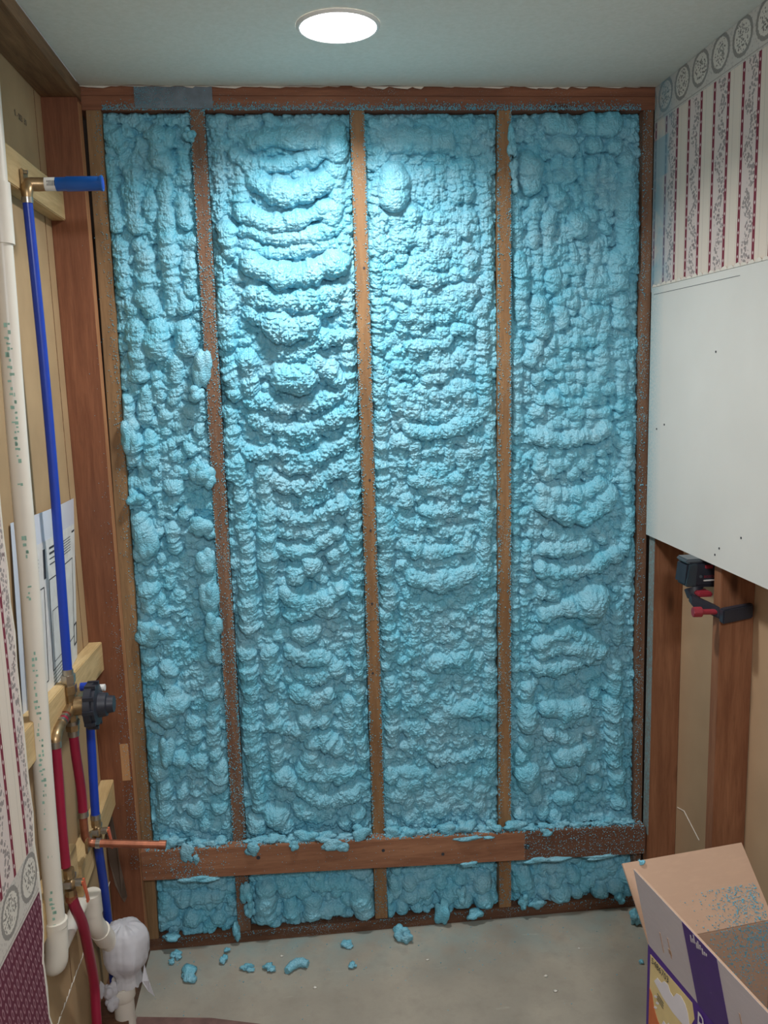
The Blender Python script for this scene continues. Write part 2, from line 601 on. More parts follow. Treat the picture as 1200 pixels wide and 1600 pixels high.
for i in range(3):
    b, a = STUDS[i][1], STUDS[i][0]
    stud_back(b - 0.019, b + 0.019, a - 0.019, a + 0.019, 'stud' if i == 1 else ('stud_dark' if i == 0 else 'stud'))
stud_back(-0.302, -0.262, -0.281, -0.243, 'corner_pale')
stud_back(1.214, 1.2375, 1.197, 1.227, 'stud_dark')
B().box(-0.30, 1.235, 0.0, 0.087, ZT, 2.4175).build('top_plate', 'plate', wb, 0.0012)
B().box(-0.30, 1.235, 0.003, 0.087, 2.4185, 2.4535).build('top_plate', 'plate', wb, 0.0012)
B().box(-0.302, 1.2375, 0.001, 0.087, 0.0, 0.0375).build('sole_plate', 'sole', wb, 0.0012)
# galvanised strap across the top plates
npl = B().box(-0.157, 0.041, -0.0025, 0.0, 2.387, 2.4395).build('strap_plate', 'galv', wb)
npl['label'] = 'grey metal strap plate dusted with blue overspray'
# nails and knots on the middle stud
for (dx, z) in ((0.004, 1.40), (0.002, 1.255), (0.0, 1.04), (-0.004, 0.83), (0.006, 1.98)):
    B().cyl((sx(1, z) + dx, -0.0012, z), (sx(1, z) + dx, 0.004, z), 0.0035, 8).build('nail_head', 'ink', wb)

# ledger board nailed over the studs
LA = math.atan2(0.2495 - 0.2995, 1.236 + 0.288)


def lz(x):
    return 0.2995 + (x + 0.288) * math.tan(LA)


lg = tag(B().hexa([(-0.288, -0.0385, lz(-0.288) - 0.0455), (1.2345, -0.0385, lz(1.2345) - 0.0455), (1.2345, -0.0008, lz(1.2345) - 0.0455), (-0.288, -0.0008, lz(-0.288) - 0.0455),
                   (-0.288, -0.0385, lz(-0.288) + 0.0455), (1.2345, -0.0385, lz(1.2345) + 0.0455), (1.2345, -0.0008, lz(1.2345) + 0.0455), (-0.288, -0.0008, lz(-0.288) + 0.0455)]).build('ledger_board', 'ledger', None, 0.002),
         'brown horizontal board nailed across the studs near the floor', 'board')
for x, dz, r in ((0.86, 0.0, 0.009), (0.42, 0.012, 0.005), (0.05, 0.01, 0.006), (0.6, -0.01, 0.005)):
    B().cyl((x, -0.0392, lz(x) + dz), (x, -0.036, lz(x) + dz), r, 10).build('knot', 'ink', lg)

# ------------------------------------------------------------------ spray foam
STROKES = {
    1: "22,0,2:-228,2345;-204,2303|29,3,2:-113,2330;-104,2275;-83,2251|26,0,2:-85,2319|19,0,2:-120,2298|19,0,2:-43,2282;-42,2227|23,0,2:-94,2227;-98,2180;-99,2140|26,0,2:-99,2116;-99,2018|25,0,2:-99,1994;-98,1953|10,0,2:-112,2227|24,0,6:-231,2260;-238,2133|26,0,5:-177,2236;-184,2133|20,0,2:-137,2180;-140,2132|24,0,2:-178,2109|24,0,2:-174,2052|21,0,2:-227,2109|22,0,5:-223,2053;-224,1939|25,0,2:-160,2019;-160,1954|20,0,2:-56,2163;-54,2115|20,0,2:-38,2063|21,0,2:-47,2018;-46,1935|26,0,2:-206,1892|31,0,2:-167,1921;-153,1888|20,0,2:-103,1936;-98,1887|20,0,2:-70,1928;-65,1894|19,0,2:-46,1935|27,0,2:-198,1839;-195,1763;-203,1721|34,0,2:-143,1838;-147,1787|30,0,2:-73,1836;-67,1785|15,0,2:-162,1757|20,0,2:-115,1761|24,0,2:-100,1752;-99,1693;-107,1650|16,0,2:-216,1705;-216,1671|19,0,2:-160,1720;-154,1686|19,0,2:-149,1660|15,0,2:-236,1739;-236,1688|23,0,2:-62,1614|20,0,2:-185,1670;-190,1601|24,4,2:-238,1646;-234,1585|31,4,2:-233,1533|22,0,2:-134,1608|24,0,2:-233,1490|22,0,2:-186,1549;-182,1479|15,0,2:-142,1565|15,0,2:-127,1529;-126,1494|24,0,2:-77,1510|14,0,2:-33,1526|20,0,2:-48,1562|20,0,2:-208,1471;-196,1400|20,0,2:-171,1443|20,0,2:-240,1393;-250,1367|15,0,2:-207,1374|15,0,2:-170,1358;-168,1331|15,0,2:-141,1326|24,0,2:-97,1333|24,0,2:-127,1406|17,0,2:-115,1459|29,5,2:-228,1321;-219,1276|18,0,2:-179,1283|20,3,2:-140,1290;-135,1236|14,0,2:-93,1261|26,0,2:-226,1227|18,0,2:-175,1210|26,0,2:-205,1166|16,0,2:-150,1191;-158,1127|12,0,2:-169,1243|32,4,2:-44,1195;-42,1148;-38,1065|31,4,2:-34,1008;-33,932|14,0,2:-77,1150|21,-8,2:-114,1207;-116,1097|19,-6,2:-97,1059;-97,984|26,0,2:-217,1121;-216,1075|23,0,2:-184,1082;-177,1054|18,0,2:-231,1038|32,4,2:-248,1002|21,0,2:-206,1018|25,0,2:-164,988|16,0,2:-80,964|18,-6,2:-131,948|25,0,2:-231,916|32,0,2:-177,884|20,0,2:-226,869|23,0,2:-180,841|43,5,2:-209,781|36,4,2:-160,787|36,2,2:-186,741|22,-6,2:-71,906;-66,848|16,0,2:-39,895|25,0,2:-59,809|24,0,2:-62,752;-61,624|28,0,2:-51,573;-58,524|23,0,2:-116,716|27,0,2:-113,677|18,0,2:-190,683|19,0,2:-169,658|28,0,2:-109,598|28,0,2:-163,612|19,0,2:-160,562|25,2,2:-227,656;-223,577|25,0,2:-214,527;-220,437|19,0,2:-161,502|20,0,2:-124,499|28,0,2:-127,449|16,0,2:-170,443|11,0,2:-196,445|27,0,2:-62,454|19,0,2:-47,392|25,0,2:-158,401|18,0,2:-204,405|19,0,2:-257,430|22,0,2:-103,396|18,0,2:-76,384",
    2: "31,0,4:140,2318;215,2329;298,2324;332,2313|31,3,2:359,2337;358,2292|21,3,4:88,2282;120,2264;178,2254;228,2257;279,2273;314,2286|36,0,4:135,2223;175,2200;225,2183;276,2193;319,2215|29,0,2:353,2249;353,2176;337,2119|20,0,4:98,2242;97,2146|25,3,4:102,2138;154,2116;205,2112;264,2120;313,2144|23,2,4:99,2094;144,2084;203,2071;271,2075;323,2086;345,2091|20,0,4:117,2051;159,2038;192,2030|22,0,4:209,2033;252,2038;304,2049;338,2051|25,3,2:59,2090;59,2041|36,2,4:120,2005;156,1985;198,1972;258,1971;310,1992;345,2003|17,0,4:362,2097|19,0,4:368,2058;367,2036|34,0,9:119,1924;178,1906;229,1900;281,1912;342,1928|24,0,9:111,1874;158,1856;209,1841;252,1845;297,1878;332,1894|40,3,9:175,1842;217,1829;261,1840|26,2,9:175,1779;214,1761;254,1777;294,1802;346,1806|29,0,4:42,1917;44,1799|26,0,4:41,1749;53,1662|22,0,4:38,1611;35,1435|20,0,4:368,1919;373,1808|21,0,4:368,1774;371,1670|21,0,4:371,1653;364,1422|42,2,9:194,1705;237,1700|31,0,9:274,1742;317,1715;338,1688|31,0,9:92,1747;97,1678|22,4,9:95,1640;138,1634;172,1620;216,1626;269,1624;314,1640;349,1653|19,0,4:189,1597|19,0,4:241,1595|25,3,9:161,1563;204,1553;266,1559;311,1581;344,1597|25,0,9:177,1532;220,1520;265,1533|23,0,7:102,1600;135,1564|21,4,9:84,1495;122,1494;175,1497;227,1477;277,1475;308,1496;344,1512|23,0,9:173,1456;217,1449;262,1453|24,0,4:54,1470;54,1372|24,0,4:57,1353;60,1253|27,0,4:64,1226;56,984|23,0,4:120,1449;125,1368|29,0,4:125,1341;120,1177|25,0,4:123,1158;125,1027|22,0,4:372,1448;374,1330|23,0,4:369,1303;373,1201|22,0,4:372,1164;368,1013|20,0,4:372,1003;373,917|25,0,9:153,1412;197,1396;250,1387;277,1398|25,0,9:278,1416;314,1433;342,1444|21,0,9:151,1358;185,1339|21,0,9:231,1349;276,1362;321,1378|23,3,7:161,1322;193,1306;237,1300;283,1316;310,1329;338,1341|25,0,6:168,1276;209,1261;254,1266;282,1283|23,3,4:162,1221;206,1209;252,1222;289,1246;317,1259|23,0,2:308,1264|40,2,5:241,1171|29,0,4:198,1145|23,0,4:305,1195;333,1212|26,0,4:313,1148|27,2,4:174,1090;200,1060;245,1062;291,1065;320,1092|23,3,4:180,1024;216,1026;245,1048;271,1028;308,1026|33,-2,4:195,966;241,963|28,0,4:175,914;220,897;275,884|30,0,4:301,853|28,0,4:190,841;236,832;273,842|31,0,4:188,793;233,766;271,777|26,0,4:231,735|30,0,4:211,703;258,699|24,0,4:136,678;173,676;210,657|29,0,4:227,632;256,640;292,607|28,0,4:216,583;243,561|30,0,4:201,544;242,526;280,537|28,3,4:129,535;178,503;220,461;276,442;331,462|32,0,4:298,516;327,534|25,0,4:250,493|30,-3,4:180,423;236,398;266,416|38,0,4:104,409;131,376|30,0,4:46,384|38,0,4:347,389|27,0,4:312,361|27,0,4:47,918;49,783|27,0,4:43,744;49,606|26,0,4:48,586;59,444|26,0,4:111,914;115,817|28,0,4:106,740;115,700|26,0,4:115,640;117,560|22,0,4:368,898;366,820|20,0,4:364,781;363,642|21,0,4:368,621;371,540|23,0,4:335,743;329,584|20,-6,9:50,2337;41,2130|20,-2,7:40,2016;40,1934|16,-6,8:61,2358|13,-6,8:95,2361;97,2350|13,-6,8:127,2361;125,2350|13,-6,8:53,2335;65,2329|17,-6,8:86,2337;103,2342|14,-6,8:112,2325;126,2326|15,-6,8:54,2301|16,-6,8:86,2302|14,-6,8:120,2313;134,2314|13,-6,8:53,2279|17,-6,8:87,2290;85,2275|13,-6,8:121,2278|17,-6,8:40,2248;57,2252|13,-6,8:81,2255;94,2262|18,-6,8:113,2249;131,2247|17,-6,8:55,2231|18,-6,8:80,2234;98,2231|18,-6,8:123,2236;121,2220|13,-6,8:42,2202;55,2199|18,-6,8:81,2213;79,2197|17,-6,8:115,2205;113,2190|13,-6,8:44,2172;46,2161|18,-6,8:78,2169|15,-6,8:111,2173;126,2178|17,-6,8:46,2138|16,-6,8:80,2152;78,2137|15,-6,8:113,2149|15,-6,8:43,2120;58,2118|15,-6,8:81,2112|17,-6,8:115,2114|14,-6,8:43,2093;44,2081|18,-6,8:79,2092|16,-6,8:104,2094;120,2096|17,-6,8:37,2059;54,2058|18,-6,8:79,2064|18,-6,8:111,2063;111,2047|17,-6,8:37,2038;38,2022|14,-6,8:76,2031|15,-6,8:109,2031|16,-6,8:34,2008;50,2005|16,-6,8:74,2010|14,-6,8:95,2010;109,2008|13,-6,8:35,1988;33,1977|14,-6,8:72,1977|14,-6,8:100,1985;97,1972|13,-6,8:39,1952|15,-6,8:66,1956;68,1943|17,-6,8:107,1950|16,-6,8:33,1934;36,1920|14,-6,8:72,1920|16,-6,8:97,1926",
    3: "37,-2,2:504,2312;552,2317|34,-2,2:587,2317;656,2310|37,4,2:507,2227;511,2175|14,3,4:545,2215;544,2171|14,2,4:564,2236;566,2174|15,2,4:585,2236;589,2164|17,2,4:611,2236;618,2167|14,2,4:637,2236;641,2173|23,0,4:680,2239;683,2173|18,1,4:708,2312;711,2173|19,0,4:759,2238;766,2056|21,0,4:752,2352|17,0,4:470,2288;461,2126|19,0,4:461,2109;467,2043|19,0,4:455,2018;455,1926|19,0,4:485,2336;486,2272|19,3,4:539,1778;593,1772;647,1784|18,2,4:591,1681;636,1689|23,4,5:534,1545;588,1535;643,1541;698,1557;725,1565|22,2,4:548,1396;603,1390;677,1400|22,0,4:575,1362;677,1363|24,2,4:574,1312;620,1306;657,1308|20,1,4:573,1275;620,1273|19,0,4:610,1242;675,1246|24,3,4:526,1207;581,1187;637,1188;693,1204|23,0,4:571,1159;636,1150;664,1153|29,3,4:542,1114;598,1101;645,1104;711,1124|23,0,4:450,1445;456,1345|26,0,4:449,1309;461,1187|24,0,4:456,1160;466,1045|24,0,4:455,1008;466,911|21,0,4:458,1892;458,1772|22,0,4:455,1737;459,1579|22,0,4:457,1562;456,1472|20,0,4:755,1424;756,1332|21,0,4:756,1313;753,1210|23,0,4:749,1192;748,1087|21,0,4:757,990;762,873|20,0,4:747,1869;751,1729|22,0,4:751,1712;753,1587|17,0,4:768,1569;767,1478|18,0,4:768,2022;767,1885|25,3,4:593,854;641,851;689,868|29,3,3:638,702;706,705;754,688|23,0,4:590,675;647,661|20,3,7:587,554;645,546;704,555|21,0,4:451,853|28,0,4:463,794;467,744|25,0,4:466,714;463,614|27,0,4:455,503|31,0,4:574,380;604,388|30,0,4:722,388|31,0,4:459,441;488,449|23,0,4:652,352|27,0,4:505,365|21,0,4:761,833;760,673|20,0,4:763,612;762,468|24,0,5:515,2129;514,2108|25,0,5:554,2130;557,2109|20,0,5:600,2113|20,0,5:634,2115|21,0,5:662,2117;684,2119|24,0,5:698,2114;722,2116|21,0,5:524,2093;545,2085|22,0,5:563,2089|20,0,5:602,2085|22,0,5:623,2087;645,2087|24,0,5:659,2088;683,2086|24,0,5:700,2083;724,2087|22,0,5:518,2074;520,2054|24,0,5:542,2067;566,2061|23,0,5:590,2067;588,2047|19,0,5:636,2064;636,2047|19,0,5:672,2072;674,2056|24,0,5:707,2068|23,0,5:523,2042|18,0,5:564,2029|25,0,5:594,2028|25,0,5:619,2031;643,2033|18,0,5:660,2030;679,2033|23,0,5:707,2032|20,0,5:524,2008|21,0,5:554,1995;575,2001|25,0,5:603,2012;603,1990|20,0,5:635,2000|20,0,5:675,2015;677,1998|23,0,5:697,1999;720,2005|21,0,5:526,1968|26,0,5:553,1966;579,1973|25,0,5:586,1962;611,1953|20,0,5:640,1959|22,0,5:674,1968|21,0,5:710,1968|22,0,5:535,1915|23,0,5:568,1914|18,0,5:592,1923;610,1914|18,0,5:637,1917;639,1901|22,0,5:662,1918;684,1917|25,0,5:693,1920;718,1919|21,0,5:530,1900;526,1882|27,0,5:572,1886|28,0,5:590,1881;617,1884|21,0,5:628,1883;649,1881|28,0,5:667,1896;665,1872|26,0,5:706,1888|25,0,5:537,1857|28,0,5:561,1856;588,1848|24,0,5:605,1854|20,0,5:629,1845;650,1849|22,0,5:667,1855;689,1858|22,0,5:693,1857;715,1846|21,0,5:523,1826;519,1807|22,0,5:559,1818|20,0,5:587,1805;607,1805|22,0,5:632,1811|21,0,5:670,1813|21,0,5:688,1815;709,1814|15,0,5:509,1761;525,1757|16,0,5:552,1751|17,0,5:578,1757;575,1742|20,0,5:614,1755;616,1737|19,0,5:648,1748;650,1731|20,0,5:680,1738|18,0,5:700,1747;718,1745|19,0,5:498,1717;517,1719|17,0,5:538,1732;541,1717|18,0,5:581,1722;580,1706|21,0,5:608,1721|21,0,5:635,1717;656,1719|18,0,5:672,1706;690,1710|23,0,5:709,1717|21,0,5:498,1646;519,1649|17,0,5:537,1652;536,1637|18,0,5:570,1653;588,1649|19,0,5:607,1652;605,1635|23,0,5:647,1642|23,0,5:675,1662;671,1642|22,0,5:706,1655|19,0,5:504,1621|22,0,5:545,1629;541,1610|18,0,5:574,1625;573,1609|19,0,5:603,1628;604,1611|22,0,5:640,1610|21,0,5:677,1615|22,0,5:708,1627;706,1608|19,0,5:503,1608;504,1591|23,0,5:531,1590;554,1596|23,0,5:576,1584|22,0,5:609,1580|23,0,5:626,1580;649,1583|20,0,5:664,1591;683,1588|20,0,5:703,1583;723,1584|23,0,5:504,1512;527,1511|18,0,5:548,1498|17,0,5:584,1512;586,1496|20,0,5:619,1504;619,1486|19,0,5:653,1501|17,0,5:679,1502;696,1501|22,0,5:713,1505|17,0,5:515,1483;517,1468|23,0,5:551,1477|22,0,5:585,1475|19,0,5:605,1480;623,1479|23,0,5:649,1475|22,0,5:686,1465|24,0,5:709,1474;733,1473|20,0,5:512,1448|20,0,5:551,1457;550,1439|20,0,5:578,1438|23,0,5:603,1428;627,1427|21,0,5:647,1451;648,1433|19,0,5:687,1447;688,1429|19,0,5:710,1434;729,1436|17,0,5:510,1419|16,0,5:543,1424;547,1409|21,0,5:571,1413;592,1408|18,0,5:600,1407;618,1404|16,0,5:639,1402;655,1407|18,0,5:682,1413|16,0,5:718,1416;720,1402|21,0,5:519,1339|15,0,5:558,1342|21,0,5:592,1326|21,0,5:628,1323|18,0,5:663,1326|18,0,5:700,1337;719,1338|16,0,5:509,1291;505,1276|21,0,5:527,1277;548,1267|17,0,5:508,1220;525,1219|19,0,5:535,1223;554,1226|19,0,5:591,1222|16,0,5:628,1221|19,0,5:663,1225;666,1208|17,0,5:699,1223;701,1207|18,-1,4:504,1152;522,1155|19,-1,4:537,1148;556,1152|14,-1,4:567,1149;582,1145|18,-1,4:610,1144|20,-1,4:630,1138;650,1128|19,-1,4:660,1150;659,1133|18,-1,4:699,1144|17,-1,4:720,1154;718,1138|15,-1,4:509,1141;523,1131|19,-1,4:543,1128|18,-1,4:573,1124;573,1108|20,-1,4:602,1131;605,1113|15,-1,4:631,1122|15,-1,4:665,1123|15,-1,4:694,1118;691,1105|18,-1,4:717,1112;736,1121|15,-1,4:503,1103;518,1101|15,-1,4:549,1096|19,-1,4:569,1104;588,1107|19,-1,4:607,1102;604,1084|20,-1,4:621,1101;641,1097|18,-1,4:659,1093|17,-1,4:690,1098|20,-1,4:713,1096;733,1092|17,-1,4:515,1074|20,-1,4:534,1076;553,1073|16,-1,4:572,1065|15,-1,4:605,1061|18,-1,4:632,1073|20,-1,4:665,1082;665,1064|17,-1,4:688,1076;705,1075|20,-1,4:716,1073;736,1073|19,-1,4:519,1060;516,1042|14,-1,4:543,1061;541,1048|20,-1,4:569,1047|19,-1,4:594,1050;613,1054|17,-1,4:630,1041;647,1035|17,-1,4:662,1046|20,-1,4:682,1037;702,1039|20,-1,4:719,1060;719,1042|17,-1,4:510,1027;527,1032|18,-1,4:534,1026;552,1019|20,-1,4:566,1032;586,1032|19,-1,4:592,1015;612,1021|16,-1,4:625,1019;642,1025|18,-1,4:666,1019|20,-1,4:683,1014;703,1006|17,-1,4:719,1021|19,-1,4:509,1004|16,-1,4:537,994|19,-1,4:574,998|17,-1,4:601,990|15,-1,4:634,994;630,980|20,-1,4:656,987;675,987|20,-1,4:688,997|18,-1,4:720,997;721,980|14,-1,4:510,985|17,-1,4:543,980;541,964|18,-1,4:575,973|15,-1,4:594,962;609,969|19,-1,4:618,976;637,975|18,-1,4:657,963;674,963|18,-1,4:694,962|15,-1,4:726,967|15,-1,4:510,965;525,961|14,-1,4:537,962;535,949|16,-1,4:574,948|16,-1,4:606,947;605,933|17,-1,4:631,949|19,-1,4:664,935|19,-1,4:696,944;697,926|19,-1,4:724,946;721,929|18,-1,4:509,935|20,-1,4:538,934;534,916|15,-1,4:565,929;580,927|15,-1,4:600,931;604,917|20,-1,4:625,923;645,924|19,-1,4:656,923;658,905|18,-1,4:691,918;688,901|19,-1,4:711,922;731,915|15,-1,4:506,906|19,-1,4:544,916;542,899|16,-1,4:577,893|15,-1,4:600,894|15,-1,4:641,897;640,883|16,-1,4:667,905;663,890|16,-1,4:693,898;709,890|17,-1,4:728,899|16,-1,4:506,884|20,-1,4:532,881;551,882|15,-1,4:569,882;585,874|18,-1,4:604,871|18,-1,4:636,868|15,-1,4:666,874;669,860|19,-1,4:697,877;694,860|15,-1,4:722,861;737,858|18,-1,4:496,861;515,867|17,-1,4:541,856|20,-1,4:572,841|17,-1,4:599,847;617,852|19,-1,4:640,843|20,-1,4:672,842|19,-1,4:694,846;692,828|21,-1,4:726,852;724,834|18,-1,4:511,839;509,823|18,-1,4:526,821;544,819|19,-1,4:562,817;581,813|15,-1,4:599,818;597,805|16,-1,4:635,823|17,-1,4:661,824;678,822|16,-1,4:696,823;712,811|20,-1,4:732,809|16,-1,4:498,814;514,807|16,-1,4:540,807|19,-1,4:575,792|18,-1,4:595,800;613,796|15,-1,4:626,798;641,790|19,-1,4:666,793;664,775|19,-1,4:696,792|15,-1,4:725,792;741,796|16,-1,4:495,781;511,781|16,-1,4:537,770|19,-1,4:566,769|18,-1,4:602,761|17,-1,4:629,778;626,762|18,-1,4:669,774;671,757|18,-1,4:695,762|17,-1,4:727,768|17,-1,4:510,767;507,751|15,-1,4:534,748;532,735|16,-1,4:565,755;568,740|19,-1,4:597,743|16,-1,4:628,743|18,-1,4:665,750;662,733|17,-1,4:699,742;701,725|15,-1,4:734,743;735,729|17,-1,4:505,725|21,-1,4:540,719|16,-1,4:572,715|19,-1,4:593,723;612,721|18,-1,4:636,708|21,-1,4:654,709;674,704|18,-1,4:692,716;694,698|17,-1,4:733,717|19,0,5:517,732|20,0,5:541,736|19,0,5:580,743;581,725|19,0,5:609,722|18,0,5:639,735;635,718|18,0,5:667,732;684,722|19,0,5:689,726;709,726|17,0,5:729,726;746,730|16,0,5:510,715|16,0,5:542,706;558,707|16,0,5:563,698;580,705|18,0,5:606,694|15,0,5:636,689|16,0,5:669,703|20,0,5:694,693;713,690|16,0,5:737,687|15,0,5:513,660;513,645|20,0,5:543,658;541,639|18,0,5:569,649;586,638|19,0,5:607,638|15,0,5:630,643;645,639|17,0,5:655,635;672,631|17,0,5:688,634;706,623|19,0,5:723,633;743,631|17,0,5:514,632|16,0,5:536,626;552,629|20,0,5:574,620;575,601|20,0,5:601,616;604,597|17,0,5:634,604|19,0,5:663,606;682,600|15,0,5:697,608;712,609|17,0,5:720,611;737,603|20,0,5:502,591;523,599|19,0,5:539,591|18,0,5:565,591;582,591|21,0,5:589,582;610,582|16,0,5:640,585|18,0,5:664,589;682,592|19,0,5:698,595;697,577|21,0,5:734,593;736,573|19,0,5:516,573|17,0,5:536,581;553,572|15,0,5:564,569;579,572|20,0,5:604,560|16,0,5:633,561;634,545|19,0,5:665,553|17,0,5:695,553|17,0,5:726,556;742,558|23,0,1:494,515;517,512|26,0,1:539,505|22,0,1:575,506;575,486|22,0,1:591,493;614,496|23,0,1:640,509;636,488|21,0,1:655,490;676,489|19,0,1:706,495|23,0,1:721,496;744,487|26,0,1:496,475;521,477|19,0,1:539,489;539,470|22,0,1:575,471|20,0,1:605,472|20,0,1:635,485;636,467|24,0,1:659,468;683,461|26,0,1:692,464;717,458|24,0,1:740,477;743,453|23,0,1:502,445|19,0,1:535,447|19,0,1:555,432;574,436|20,0,1:606,452;609,432|25,0,1:632,431|25,0,1:666,443;664,419|23,0,1:692,429;715,422|21,0,1:719,439;741,442|21,0,1:504,424;504,404|23,0,1:540,424;542,402|25,0,1:565,418|23,0,1:596,403|19,0,1:638,408|21,0,1:671,413;674,394|26,0,1:701,405|24,0,1:731,415;731,392|22,0,4:449,394;471,388|19,0,4:497,376|19,0,4:526,376;545,383|23,0,4:570,369;594,370|19,0,4:616,375|20,0,4:649,378;670,372|21,0,4:695,365|26,0,4:738,356|22,0,4:453,341|20,0,4:496,344|24,0,4:536,346;532,324|22,0,4:575,350;571,330|25,0,4:618,328|26,0,4:661,329|26,0,4:699,340;700,315|22,0,4:738,321|18,-6,7:483,2358;501,2356|14,-6,7:520,2362;535,2363|14,-6,7:551,2356;565,2361|18,-6,7:602,2358|15,-6,7:639,2370;638,2357|18,-6,7:679,2361|17,-6,7:708,2364|15,-6,7:747,2370;747,2357",
